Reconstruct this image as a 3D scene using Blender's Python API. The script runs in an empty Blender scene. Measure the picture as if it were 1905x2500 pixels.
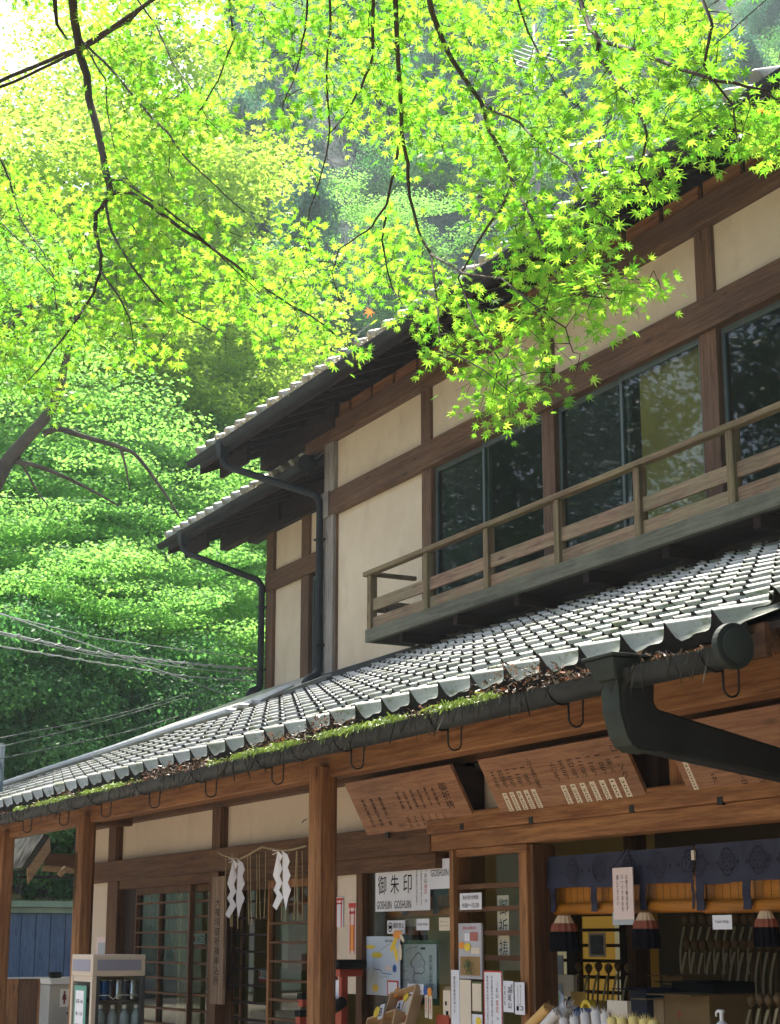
import bpy, math, random
import numpy as np
from mathutils import Vector, Matrix

scene = bpy.context.scene
COL = scene.collection
R = math.radians
rnd = random.Random(7)

# ------------------------------------------------------------------ camera
CAM = Vector((0.0, 0.0, 1.5))
YAW, PITCH, FPX = R(27.53), R(14.02), 4182.0      # the shop front runs along X, the camera looks up to it at an angle
FWD = Vector((-math.cos(YAW) * math.cos(PITCH), math.sin(YAW) * math.cos(PITCH), math.sin(PITCH)))
RGT = Vector((math.sin(YAW), math.cos(YAW), 0.0))
UPV = RGT.cross(FWD)
cam_data = bpy.data.cameras.new("camera")
cam = bpy.data.objects.new("camera", cam_data)
COL.objects.link(cam)
cam.matrix_world = Matrix.Translation(CAM) @ Matrix((RGT, UPV, -FWD)).transposed().to_4x4()
cam_data.sensor_fit = 'VERTICAL'
cam_data.sensor_height = 36.0
cam_data.lens = 36.0 * FPX / 2500.0
cam_data.clip_start = 0.05
cam_data.clip_end = 2000.0
scene.camera = cam

# ------------------------------------------------------------------ sky, sun, exposure
SUN_AZ = R(9.0)      # from -X towards +Y
SUN_EL = R(62.0)
SUN_DIR = Vector((-math.cos(SUN_AZ) * math.cos(SUN_EL), math.sin(SUN_AZ) * math.cos(SUN_EL), math.sin(SUN_EL)))
world = bpy.data.worlds.new("World")
scene.world = world
world.use_nodes = True
wn = world.node_tree
bg = wn.nodes["Background"]
sky = wn.nodes.new("ShaderNodeTexSky")
sky.sky_type = 'NISHITA'
sky.sun_disc = False
sky.sun_elevation = SUN_EL
# the sky's sun stands at azimuth sun_rotation measured clockwise from +Y
sky.sun_rotation = math.atan2(SUN_DIR.x, SUN_DIR.y)
sky.dust_density = 4.0
sky.air_density = 1.0
wn.links.new(sky.outputs[0], bg.inputs[0])
bg.inputs[1].default_value = 0.125
sun_data = bpy.data.lights.new("sun", 'SUN')
sun_data.energy = 5.0
sun_data.angle = R(0.5)
sun_data.color = (1.0, 0.95, 0.86)
sun = bpy.data.objects.new("sun", sun_data)
COL.objects.link(sun)
sun.location = (-6, 0, 14)
sun.rotation_euler = (-SUN_DIR).to_track_quat('-Z', 'Y').to_euler()
vs = scene.view_settings
scene.display_settings.display_device = 'sRGB'
vs.view_transform = 'Standard'
vs.look = 'None'
vs.gamma = 1.0
vs.use_curve_mapping = False
vs.exposure = 1.65
cy = scene.cycles
cy.max_bounces = 7
cy.diffuse_bounces = 4
cy.glossy_bounces = 3
cy.transmission_bounces = 5
cy.transparent_max_bounces = 8
cy.volume_bounces = 0
cy.caustics_reflective = False
cy.caustics_refractive = False
cy.sample_clamp_indirect = 6.0

# ------------------------------------------------------------------ survey: where a sight line meets a wall
def ray(px, py):
    return (FWD * FPX + RGT * (px - 952.5) - UPV * (py - 1250.0)).normalized()
def atY(px, py, Y):
    d = ray(px, py); t = (Y - CAM.y) / d.y
    return CAM + d * t
def atX(px, py, X):
    d = ray(px, py); t = (X - CAM.x) / d.x
    return CAM + d * t
def atD(px, py, dist):
    return CAM + ray(px, py) * dist
def XY(px, Y, py=1900):
    return atY(px, py, Y).x
def ZY(px, py, Y):
    return atY(px, py, Y).z

# ------------------------------------------------------------------ mesh helpers
class MB:
    def __init__(self):
        self.v = []; self.f = []
    def add(self, vs_, fs):
        b = len(self.v)
        self.v += [tuple(p) for p in vs_]
        self.f += [tuple(i + b for i in f) for f in fs]
        return self
    def box(self, x0, x1, y0, y1, z0, z1):
        if x0 > x1: x0, x1 = x1, x0
        if y0 > y1: y0, y1 = y1, y0
        if z0 > z1: z0, z1 = z1, z0
        return self.add([(x0,y0,z0),(x1,y0,z0),(x1,y1,z0),(x0,y1,z0),(x0,y0,z1),(x1,y0,z1),(x1,y1,z1),(x0,y1,z1)],
                        [(0,3,2,1),(4,5,6,7),(0,1,5,4),(1,2,6,5),(2,3,7,6),(3,0,4,7)])
    def hexa(self, p):     # eight corners: bottom ring then top ring
        return self.add(p, [(0,3,2,1),(4,5,6,7),(0,1,5,4),(1,2,6,5),(2,3,7,6),(3,0,4,7)])
    def beam(self, a, b, w, h, up=(0,0,1)):
        a = Vector(a); b = Vector(b); d = (b - a).normalized(); up = Vector(up)
        s = d.cross(up).normalized(); u = s.cross(d).normalized()
        s = s * w / 2; u = u * h / 2
        return self.add([a-s-u, a+s-u, b+s-u, b-s-u, a-s+u, a+s+u, b+s+u, b-s+u],
                        [(0,3,2,1),(4,5,6,7),(0,1,5,4),(1,2,6,5),(2,3,7,6),(3,0,4,7)])
    def tube(self, pts, r, n=8, cap=True, squash=1.0):
        pts = [Vector(p) for p in pts]
        rs = r if isinstance(r, (list, tuple)) else [r] * len(pts)
        ring0 = None; ref = Vector((0.13, 0.07, 1.0)).normalized()
        b0 = len(self.v)
        for i, p in enumerate(pts):
            if i == 0: d = pts[1] - p
            elif i == len(pts) - 1: d = p - pts[i-1]
            else: d = (pts[i+1] - p).normalized() + (p - pts[i-1]).normalized()
            if d.length < 1e-9: d = Vector((0,0,1))
            d.normalize()
            if ring0 is None:
                s = d.cross(ref)
                if s.length < 0.05: s = d.cross(Vector((1,0,0)))
            else:
                s = ring0 - d * ring0.dot(d)
            s.normalize(); ring0 = s; u = d.cross(s)
            for k in range(n):
                a = 2 * math.pi * k / n
                self.v.append(tuple(p + s * math.cos(a) * rs[i] + u * math.sin(a) * rs[i] * squash))
        for i in range(len(pts) - 1):
            for k in range(n):
                a = b0 + i*n + k; b = b0 + i*n + (k+1) % n
                self.f.append((a, b, b + n, a + n))
        if cap:
            self.f.append(tuple(b0 + k for k in reversed(range(n))))
            self.f.append(tuple(b0 + (len(pts)-1)*n + k for k in range(n)))
        return self
    def disc(self, c, r, axis, depth, n=20):
        a = Vector(axis).normalized() * depth / 2
        return self.tube([Vector(c) - a, Vector(c) + a], r, n)
    def xf(self, M):
        self.v = [tuple(M @ Vector(p)) for p in self.v]
        return self

WLOC = {}
def wloc(o):
    return WLOC.get(o.name, Vector((0,0,0))) if o else Vector((0,0,0))
def tag(o, label=None, cat=None, group=None, kind=None):
    if label: o["label"] = label
    if cat: o["category"] = cat
    if group: o["group"] = group
    if kind: o["kind"] = kind
    return o
def empty(name, loc, label=None, cat=None, group=None, parent=None):
    o = bpy.data.objects.new(name, None); COL.objects.link(o)
    o.empty_display_size = 0.1
    WLOC[o.name] = Vector(loc)
    o.location = Vector(loc) - wloc(parent)
    if parent: o.parent = parent
    return tag(o, label, cat, group)
def place(name, me, loc, parent=None, rot=None, scale=None):
    o = bpy.data.objects.new(name, me); COL.objects.link(o)
    WLOC[o.name] = Vector(loc)
    o.location = Vector(loc) - wloc(parent)
    if parent: o.parent = parent
    if rot is not None: o.rotation_euler = rot
    if scale is not None: o.scale = scale
    return o
def mesh_of(name, v, f, mat, smooth=False):
    me = bpy.data.meshes.new(name)
    me.from_pydata(v, [], f)
    if isinstance(mat, (list, tuple)):
        for m in mat: me.materials.append(m)
    elif mat: me.materials.append(mat)
    if smooth: me.shade_smooth()
    me.update()
    return me
def build(mb, name, mat, parent=None, smooth=False, bevel=0.0, angle=None, base=False):
    """links the collected shapes as one object whose origin is their middle (or the middle of their base)"""
    a = np.array(mb.v); lo = a.min(0); hi = a.max(0); c = (lo + hi) / 2
    if base: c[2] = lo[2]
    me = mesh_of(name, (a - c).tolist(), mb.f, mat, smooth)
    o = place(name, me, c, parent)
    if angle is not None: me.set_sharp_from_angle(angle=angle)
    if bevel:
        m = o.modifiers.new("bevel", 'BEVEL'); m.width = bevel; m.segments = 2; m.limit_method = 'ANGLE'
        m.harden_normals = False
    return o
def fast_mesh(name, verts, faces_n, loops, mat, tint=None, smooth=False):
    """verts (n,3) array; every face has faces_n corners; loops = flat index array"""
    me = bpy.data.meshes.new(name)
    nf = len(loops) // faces_n
    me.vertices.add(len(verts)); me.vertices.foreach_set("co", np.ascontiguousarray(verts, dtype=np.float32).ravel())
    me.loops.add(len(loops)); me.loops.foreach_set("vertex_index", np.ascontiguousarray(loops, dtype=np.int32))
    me.polygons.add(nf)
    me.polygons.foreach_set("loop_start", np.arange(0, nf*faces_n, faces_n, dtype=np.int32))
    me.polygons.foreach_set("loop_total", np.full(nf, faces_n, dtype=np.int32))
    if tint is not None:
        at = me.attributes.new("tint", 'FLOAT', 'POINT'); at.data.foreach_set("value", np.ascontiguousarray(tint, dtype=np.float32))
    me.materials.append(mat)
    me.update(calc_edges=True)
    if smooth: me.shade_smooth()
    return me

# ------------------------------------------------------------------ materials
def newmat(name):
    m = bpy.data.materials.new(name); m.use_nodes = True
    nt = m.node_tree; b = nt.nodes["Principled BSDF"]
    return m, nt, b
def N(nt, t, **kw):
    n = nt.nodes.new(t)
    for k, v in kw.items():
        if k in n.inputs: n.inputs[k].default_value = v
        else: setattr(n, k, v)
    return n
def coords(nt, scale, jitter=True):
    tc = N(nt, "ShaderNodeTexCoord")
    mp = N(nt, "ShaderNodeMapping"); mp.inputs["Scale"].default_value = scale
    if jitter:
        oi = N(nt, "ShaderNodeObjectInfo")
        mu = N(nt, "ShaderNodeVectorMath", operation='SCALE'); mu.inputs["Scale"].default_value = 37.0
        cmb = N(nt, "ShaderNodeCombineXYZ")
        for i in range(3): nt.links.new(oi.outputs["Random"], cmb.inputs[i])
        nt.links.new(cmb.outputs[0], mu.inputs[0])
        ad = N(nt, "ShaderNodeVectorMath", operation='ADD')
        nt.links.new(tc.outputs["Object"], ad.inputs[0]); nt.links.new(mu.outputs[0], ad.inputs[1])
        nt.links.new(ad.outputs[0], mp.inputs[0])
    else:
        nt.links.new(tc.outputs["Object"], mp.inputs[0])
    return mp.outputs[0]
def noise(nt, vec, scale, detail=4, rough=0.55, dist=0.0):
    n = N(nt, "ShaderNodeTexNoise"); n.inputs["Scale"].default_value = scale
    n.inputs["Detail"].default_value = detail; n.inputs["Roughness"].default_value = rough
    n.inputs["Distortion"].default_value = dist
    nt.links.new(vec, n.inputs["Vector"]); return n.outputs["Fac"]
def ramp(nt, fac, stops):
    r = N(nt, "ShaderNodeValToRGB"); e = r.color_ramp.elements
    while len(e) < len(stops): e.new(0.5)
    for i, (p, c) in enumerate(stops):
        e[i].position = p
        e[i].color = (c, c, c, 1) if isinstance(c, (int, float)) else (*c, 1)
    nt.links.new(fac, r.inputs[0]); return r.outputs[0]
def mix(nt, fac, a, b, mode='MIX'):
    m = N(nt, "ShaderNodeMix", data_type='RGBA', blend_type=mode)
    for s, x in ((m.inputs["Factor"], fac), (m.inputs["A"], a), (m.inputs["B"], b)):
        if isinstance(x, (int, float)): s.default_value = x
        elif isinstance(x, tuple): s.default_value = (*x, 1) if len(x) == 3 else x
        else: nt.links.new(x, s)
    return m.outputs["Result"]
def bump(nt, b, h, strength, dist=0.01):
    n = N(nt, "ShaderNodeBump"); n.inputs["Strength"].default_value = strength; n.inputs["Distance"].default_value = dist
    nt.links.new(h, n.inputs["Height"]); nt.links.new(n.outputs[0], b.inputs["Normal"])
def wood(name, light, dark, axis, rough=0.6, weather=None, amt=0.5, bumpy=0.35, stain=0.0):
    m, nt, b = newmat(name)
    sc = [14.0, 14.0, 14.0]; sc["XYZ".index(axis)] = 0.7
    v = coords(nt, sc)
    g = noise(nt, v, 3.0, 6, 0.6, 0.4)
    f = noise(nt, v, 11.0, 3, 0.7)
    c = mix(nt, ramp(nt, g, [(0.38, 0.0), (0.62, 1.0)]), dark, light)
    c = mix(nt, mix(nt, 0.35, ramp(nt, f, [(0.35, 0.72), (0.6, 1.0)]), (1,1,1)), (0,0,0), c) if False else mix(nt, 0.6, c, ramp(nt, f, [(0.34, 0.40), (0.58, 1.0)]), 'MULTIPLY')
    v2 = coords(nt, (1.0, 1.0, 1.0))
    if weather:
        w = noise(nt, v2, 2.3, 6, 0.65)
        c = mix(nt, ramp(nt, w, [(0.5 - 0.22 * amt, 0.0), (0.5 + 0.25, min(1.0, amt * 1.3))]), c, weather)
    big = noise(nt, v2, 0.9, 3, 0.5)
    c = mix(nt, 0.5, c, ramp(nt, big, [(0.35, 0.55), (0.65, 1.15)]), 'MULTIPLY')
    kv = N(nt, 'ShaderNodeTexVoronoi'); kv.inputs['Scale'].default_value = 1.0; ksc = [9.0, 9.0, 9.0]; ksc['XYZ'.index(axis)] = 2.2
    nt.links.new(coords(nt, ksc), kv.inputs['Vector']); c = mix(nt, ramp(nt, kv.outputs['Distance'], [(0.05, 0.75), (0.16, 0.0)]), c, tuple(x * .35 for x in dark))
    nt.links.new(c, b.inputs["Base Color"])
    b.inputs["Roughness"].default_value = rough
    b.inputs["Specular IOR Level"].default_value = 0.18
    bump(nt, b, f, bumpy, 0.004)
    return m
def simple(name, col, rough=0.5, metal=0.0, var=0.12, scale=3.0, bmp=0.0, spec=0.3):
    m, nt, b = newmat(name)
    v = coords(nt, (1, 1, 1))
    n_ = noise(nt, v, scale, 5, 0.6)
    c = mix(nt, ramp(nt, n_, [(0.3, 0.0), (0.7, 1.0)]), tuple(x * (1 - var) for x in col), tuple(min(1, x * (1 + var)) for x in col))
    nt.links.new(c, b.inputs["Base Color"])
    b.inputs["Roughness"].default_value = rough; b.inputs["Metallic"].default_value = metal
    b.inputs["Specular IOR Level"].default_value = spec
    if bmp: bump(nt, b, noise(nt, v, scale * 14, 4, 0.6), bmp, 0.003)
    return m
def foliage_mat(name, cols, trans=0.5, tcols=None, gloss=0.06):
    """cols: dark to light by the leaf's own tint"""
    m = bpy.data.materials.new(name); m.use_nodes = True; nt = m.node_tree
    for n in list(nt.nodes): nt.nodes.remove(n)
    out = N(nt, "ShaderNodeOutputMaterial")
    at = N(nt, "ShaderNodeAttribute", attribute_name="tint")
    oi = N(nt, "ShaderNodeObjectInfo")
    col = ramp(nt, at.outputs["Fac"], [(i / (len(cols) - 1), c) for i, c in enumerate(cols)])
    tcols = tcols or cols
    tcol = ramp(nt, at.outputs["Fac"], [(i / (len(tcols) - 1), c) for i, c in enumerate(tcols)])
    hs = N(nt, "ShaderNodeHueSaturation")
    mr = N(nt, "ShaderNodeMapRange"); mr.inputs["To Min"].default_value = 0.8; mr.inputs["To Max"].default_value = 1.2
    nt.links.new(oi.outputs["Random"], mr.inputs[0]); nt.links.new(mr.outputs[0], hs.inputs["Value"])
    nt.links.new(col, hs.inputs["Color"])
    d = N(nt, "ShaderNodeBsdfDiffuse"); t = N(nt, "ShaderNodeBsdfTranslucent"); g = N(nt, "ShaderNodeBsdfGlossy")
    g.inputs["Roughness"].default_value = 0.45
    nt.links.new(hs.outputs[0], d.inputs[0]); nt.links.new(tcol, t.inputs[0])
    m1 = N(nt, "ShaderNodeMixShader"); m1.inputs[0].default_value = trans
    nt.links.new(d.outputs[0], m1.inputs[1]); nt.links.new(t.outputs[0], m1.inputs[2])
    m2 = N(nt, "ShaderNodeMixShader"); m2.inputs[0].default_value = gloss
    nt.links.new(m1.outputs[0], m2.inputs[1]); nt.links.new(g.outputs[0], m2.inputs[2])
    nt.links.new(m2.outputs[0], out.inputs[0])
    return m

M = {}
for ax in "XYZ":
    M["cedar" + ax] = wood("warm_cedar_" + ax, (0.41, 0.195, 0.075), (0.24, 0.095, 0.035), ax, 0.55)
    M["brown" + ax] = wood("brown_timber_" + ax, (0.175, 0.085, 0.040), (0.095, 0.042, 0.020), ax, 0.6)
    M["upper" + ax] = wood("upper_timber_" + ax, (0.205, 0.110, 0.055), (0.115, 0.058, 0.030), ax, 0.65, (0.15, 0.10, 0.065), 0.4)
    M["rail" + ax] = wood("weathered_rail_" + ax, (0.28, 0.195, 0.105), (0.15, 0.10, 0.055), ax, 0.75, (0.17, 0.175, 0.07), 0.5)
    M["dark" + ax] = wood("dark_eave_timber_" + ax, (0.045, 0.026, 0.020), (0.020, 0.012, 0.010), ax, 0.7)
M["board_weather"] = wood("balcony_board", (0.36, 0.23, 0.14), (0.19, 0.11, 0.07), "X", 0.75, (0.24, 0.24, 0.13), 0.55)
M["fascia"] = wood("grey_green_fascia", (0.17, 0.165, 0.115), (0.085, 0.085, 0.06), "X", 0.8, (0.19, 0.19, 0.13), 0.6)
M["greypost"] = wood("grey_post", (0.36, 0.32, 0.27), (0.22, 0.19, 0.16), "Z", 0.8, (0.3, 0.28, 0.22), 0.4)

def plaster(name, col, dirt):
    m, nt, b = newmat(name)
    v = coords(nt, (1, 1, 1), False)
    a = noise(nt, v, 1.4, 5, 0.6); f = noise(nt, v, 60, 3, 0.7)
    c = mix(nt, ramp(nt, a, [(0.35, 0.0), (0.70, 0.9)]), col, dirt)
    v3 = coords(nt, (2.2, 2.2, 1.3), False)
    st = noise(nt, v3, 1.6, 5, 0.6)
    c = mix(nt, ramp(nt, st, [(0.55, 0.0), (0.80, 0.5)]), c, tuple(x * 0.72 for x in dirt))
    c = mix(nt, 0.35, c, ramp(nt, f, [(0.3, 0.82), (0.7, 1.06)]), 'MULTIPLY')
    nt.links.new(c, b.inputs["Base Color"]); b.inputs["Roughness"].default_value = 0.9
    bump(nt, b, f, 0.25, 0.003)
    return m
M["plaster"] = plaster("cream_plaster", (0.71, 0.595, 0.41), (0.58, 0.46, 0.30))
M["plaster_low"] = plaster("porch_plaster", (0.68, 0.57, 0.45), (0.60, 0.49, 0.37))

def tile_mat():
    m, nt, b = newmat("smoked_tile")
    v = coords(nt, (1, 1, 1))
    a = noise(nt, v, 5, 6, 0.65); f = noise(nt, v, 70, 4, 0.7)
    oi = N(nt, "ShaderNodeObjectInfo")
    gp_ = N(nt, "ShaderNodeNewGeometry"); mp2 = N(nt, "ShaderNodeMapping"); mp2.inputs["Scale"].default_value = (1, 1, 1); nt.links.new(gp_.outputs["Position"], mp2.inputs[0])
    patch = noise(nt, mp2.outputs[0], 1.1, 4, .6)
    base = mix(nt, oi.outputs["Random"], (0.30, 0.305, 0.285), (0.45, 0.45, 0.405))
    c = mix(nt, ramp(nt, a, [(0.42, 0.0), (0.7, 0.8)]), base, (0.50, 0.49, 0.42))
    mo = noise(nt, v, 9, 5, 0.6)
    c = mix(nt, ramp(nt, mo, [(0.54, 0.0), (0.66, 0.85)]), c, (0.13, 0.155, 0.06))
    c = mix(nt, ramp(nt, f, [(0.56, 0.0), (0.72, 0.7)]), c, (0.08, 0.078, 0.065))
    c = mix(nt, ramp(nt, patch, [(0.45, 0.0), (0.68, 0.75)]), c, (0.17, 0.18, 0.10))
    nt.links.new(c, b.inputs["Base Color"])
    nt.links.new(ramp(nt, a, [(0.3, 0.38), (0.7, 0.62)]), b.inputs["Roughness"])
    bump(nt, b, f, 0.3, 0.003)
    return m
M["tile"] = tile_mat()
M["gutter"] = simple("painted_gutter_metal", (0.021, 0.024, 0.024), 0.55, 0.0, 0.5, 2.5, 0.3, .2)
M["gutter_green"] = simple("green_grey_hopper", (0.030, 0.037, 0.030), 0.65, 0.0, 0.5, 5, 0.3, .2)
M["tile_edge"] = simple("shaded_grimy_tile_edge", (0.030, 0.027, 0.024), .9, 0, .4, 8, .2, .05)  # shade of the rib fronts put into this near-black tone, with some grime
M["iron"] = simple("black_iron", (0.03, 0.03, 0.032), 0.45, 0.6, 0.3, 8)
M["sash"] = simple("green_grey_sash", (0.10, 0.125, 0.11), 0.4, 0.3, 0.15, 4)
M["flash"] = simple("dark_flashing_course", (0.05, 0.052, 0.046), 0.8, 0.0, 0.4, 3, 0.3, .15)
M["black"] = simple("black_void", (0.012, 0.012, 0.012), 0.8)
M["white"] = simple("white_paint", (0.78, 0.78, 0.76), 0.5, 0, 0.03)
def glass(name, tintc, refl=0.0, alpha=0.0, rough=0.02):
    m = bpy.data.materials.new(name); m.use_nodes = True; nt = m.node_tree
    for n in list(nt.nodes): nt.nodes.remove(n)
    out = N(nt, "ShaderNodeOutputMaterial")
    tr = N(nt, "ShaderNodeBsdfTransparent"); tr.inputs[0].default_value = (*tintc, 1)
    gl = N(nt, "ShaderNodeBsdfGlossy"); gl.inputs["Roughness"].default_value = rough
    v = coords(nt, (1, 1, 1)); nz = noise(nt, v, 2.2, 2)
    bp = N(nt, "ShaderNodeBump"); bp.inputs["Strength"].default_value = 0.012; bp.inputs["Distance"].default_value = 0.02
    nt.links.new(nz, bp.inputs["Height"]); nt.links.new(bp.outputs[0], gl.inputs["Normal"])
    fr = N(nt, "ShaderNodeFresnel"); ior = 1.5 + refl
    ge = N(nt, "ShaderNodeNewGeometry"); mi_ = N(nt, "ShaderNodeMapRange"); mi_.inputs["To Min"].default_value = ior; mi_.inputs["To Max"].default_value = 1.0 / ior
    nt.links.new(ge.outputs["Backfacing"], mi_.inputs[0]); nt.links.new(mi_.outputs[0], fr.inputs["IOR"])
    mx = N(nt, "ShaderNodeMixShader")
    nt.links.new(fr.outputs[0], mx.inputs[0]); nt.links.new(tr.outputs[0], mx.inputs[1]); nt.links.new(gl.outputs[0], mx.inputs[2])
    nt.links.new(mx.outputs[0], out.inputs[0])
    return m
M["glass"] = glass("window_glass", (0.78, 0.82, 0.78), -0.04)
M["glass_thin"] = glass("thin_clear_glass", (0.95, 0.96, 0.95), -0.18)

# ================================================================== the timber shop building
YF = 4.5        # plane of the lower front wall
YU = 7.0        # plane of the upper front wall
YE = 3.54       # lower eave
TANR = 0.41
def zroof(y, z0=2.53, y0=YE): return z0 + TANR * (y - y0)

shop = empty("timber_shop_building", (-11.0, 6.0, 0.0), "two-storey timber shop building with cream plaster, balcony and tiled eaves", "building")
XR = -3.2       # right-hand end of what is built of the upper front
def part(mb, name, mat, parent=None, **kw):
    return build(mb, name, mat, parent or shop, **kw)

# ---- upper wall
xc0 = XY(800, YU, 1500); xc1 = XY(823, YU, 1500)       # corner post
posts_u = [(XY(1035, YU, 1100), XY(1058, YU, 1100)), (XY(1328, YU, 1000), XY(1358, YU, 1000)), (XY(1704, YU, 640), XY(1746, YU, 640))]
step = (posts_u[2][0] - posts_u[0][0]) / 2
posts_u.append((posts_u[2][0] + step, posts_u[2][1] + step))
posts_u.append((posts_u[3][0] + step, posts_u[3][1] + step))
z_base = ZY(823, 1644, YU) - 0.05
z_mt = ZY(823, 1200, YU); z_mb = ZY(823, 1257, YU)     # middle beam
z_hb = ZY(823, 1078.6, YU); z_ht = z_hb + 0.19          # head beam
bays = [(xc1, posts_u[0][0])] + [(posts_u[i][1], posts_u[i+1][0]) for i in range(4)]
for i, (a, b) in enumerate(bays):
    part(MB().box(a - .01, b + .01, YU, YU + .06, z_mt - .01, z_hb + .01), "plaster_panel", M["plaster"])
part(MB().box(bays[0][0] - .01, bays[0][1] + .01, YU + .002, YU + .06, z_base, z_mb + .01), "plaster_panel", M["plaster"])
part(MB().box(xc0, xc1, YU - .05, YU + .07, z_base, z_hb), "post", M["greypost"], bevel=.006)
part(MB().box(xc1 - .03, xc1 + .018, YU - .02, YU + .05, z_base, z_mb), "post_trim", M["upperZ"])
for a, b in posts_u:
    part(MB().box(a, b, YU - .03, YU + .09, z_mt, z_hb), "post", M["upperZ"], bevel=.005)
    part(MB().box(a, b, YU - .025, YU + .09, z_base, z_mb), "post", M["upperZ"], bevel=.005)
part(MB().box(xc0 - .01, XR, YU - .06, YU + .08, z_mb, z_mt), "middle_beam", M["upperX"], bevel=.006)
part(MB().box(xc0 - .025, xc0 + .14, YU - .075, YU - .061, z_mb - .015, z_mt + .01), "beam_end_cap", M["greypost"], bevel=.004)
part(MB().box(XY(745, YU - .09, 1060), XR, YU - .09, YU + .08, z_hb, z_ht), "head_beam", M["upperX"], bevel=.006)
part(MB().box(xc0, xc0 + .05, YU + .07, YU + 3.5, z_base - .3, z_ht + .6), "side_wall", M["plaster"])
part(MB().box(xc0 - .02, XR, YU + 3.5, YU + 3.6, 2.0, z_ht + 1.6), "rear_wall", M["plaster"])
part(MB().box(xc0 + .05, XR, YU + .10, YU + 3.5, z_hb + .16, z_hb + .2), "upper_ceiling", M["brownX"])
part(MB().box(xc0 + .05, XR, YU + .10, YU + 3.5, z_base - .1, z_base - .06), "upper_floor", M["brownX"])
part(MB().box(XR - .05, XR, YU + .05, YU + 3.5, z_base, z_ht), "side_wall", M["plaster"])
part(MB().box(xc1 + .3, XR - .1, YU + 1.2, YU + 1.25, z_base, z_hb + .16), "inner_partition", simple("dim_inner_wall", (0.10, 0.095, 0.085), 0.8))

# ---- upper windows
zwt = ZY(1057, 1141, YU)      # top of the window frame
zwb = z_base + .15
part(MB().box(bays[1][0], bays[4][1], YU - .0, YU + .07, zwt + .002, z_mb - .002), "window_head", M["upperX"])
def window(x0, x1, mid, mid2, z0, z1, Y, curtains=()):
    w = build(MB().box(x0, x1, Y + .055, Y + .075, z1 - .035, z1), "window", M["sash"], shop)
    for (a, b, yy) in ((x0, mid2, Y + .02), (mid, x1, Y - .005)):
        f = MB(); t = .032
        f.box(a, b, yy, yy + .028, z1 - .05, z1 - .005); f.box(a, b, yy, yy + .028, z0, z0 + .06)
        f.box(a, a + t, yy, yy + .028, z0 + .06, z1 - .05); f.box(b - t, b, yy, yy + .028, z0 + .06, z1 - .05)
        build(f, "frame", M["sash"], w, bevel=.003)
        build(MB().box(a + t - .004, b - t + .004, yy + .011, yy + .016, z0 + .055, z1 - .045), "pane", M["glass"], w)
    for (a, b, m) in curtains:
        build(MB().box(a, b, Y + .062, Y + .066, z0, z1 - .04), "curtain", m, w)
    return w
olive = simple("olive_curtain", (0.36, 0.29, 0.08), 0.9, 0, 0.2, 2)
dscr = simple("dark_insect_screen", (0.03, 0.035, 0.033), 0.85)
m1 = XY(1180, YU, 1200); m1b = XY(1190, YU, 1200)
window(bays[1][0], bays[1][1], m1, m1b, zwb, zwt, YU, [(bays[1][0], m1, dscr)])
m2 = XY(1515, YU, 1000); m2b = XY(1530, YU, 1000)
window(bays[2][0], bays[2][1], m2, m2b, zwb, zwt, YU, [(bays[2][0], m2, dscr), (m2 + .16, bays[2][1], olive)])
m3 = (bays[3][0] + bays[3][1]) / 2
window(bays[3][0], bays[3][1], m3, m3 + .03, zwb, zwt, YU, [])
m4 = (bays[4][0] + bays[4][1]) / 2
window(bays[4][0], bays[4][1], m4, m4 + .03, zwb, zwt, YU, [])

# ---- stacked ridge courses where the lower roof meets the wall
cs = MB(); ztop = z_base + .05
for k in range(5):
    y1 = YU - .03 + 0.0 * k; y0 = YU - .10 - .045 * k
    part(MB().box(xc0 - .05, XR, y0, YU - .055 + .0, ztop - .055 * (k + 1) + .004, ztop - .055 * k), "flashing_course", M["flash"], bevel=.008)
part(MB().box(xc0 + 1.9, XR, YU - .09, YU - .06, z_base + .10, z_base + .135), "sill_batten", M["railX"])

# ---- balcony
YB = 6.48
bal = empty("balcony", (-9.0, 6.7, 4.0), parent=shop)
xb0 = XY(893.6, YB, 1569)
zb0 = ZY(893.6, 1569.6, YB); zb1 = ZY(893.6, 1544, YB) + .02
zr1 = ZY(907, 1391, YB); zr0 = zr1 - .042
build(MB().box(xb0, XR, YB - .01, YB + .04, zb0, zb1), "fascia_board", M["fascia"], bal, bevel=.005)
build(MB().box(xb0, xb0 + .04, YB + .04, YU - .06, zb0, zb1), "end_fascia_board", M["fascia"], bal, bevel=.005)
for k in range(5):
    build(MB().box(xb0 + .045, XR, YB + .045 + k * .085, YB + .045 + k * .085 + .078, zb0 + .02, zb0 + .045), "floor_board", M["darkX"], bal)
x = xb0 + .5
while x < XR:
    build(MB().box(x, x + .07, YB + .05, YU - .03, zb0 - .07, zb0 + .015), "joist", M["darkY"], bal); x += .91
build(MB().box(xb0 - .03, XR, YB - .02, YB + .045, zr0, zr1), "hand_rail", M["railX"], bal, bevel=.006)
build(MB().box(xb0 + .0, xb0 + .05, YB + .045, YU - .05, zr0 + .003, zr1 - .003), "end_rail", M["railY"], bal, bevel=.006)
pxs = [897, 1034, 1182, 1356, 1556, 1790]
xs = [XY(p, YB, 1450) for p in pxs]
for k in range(6): xs.append(xs[-1] + .91)
xs = [x for x in xs if x < XR - .1]
zu1, zu0 = ZY(1050, 1407, YB), ZY(1050, 1437.5, YB)
zl1, zl0 = ZY(1050, 1455, YB), ZY(1050, 1484, YB)
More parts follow.
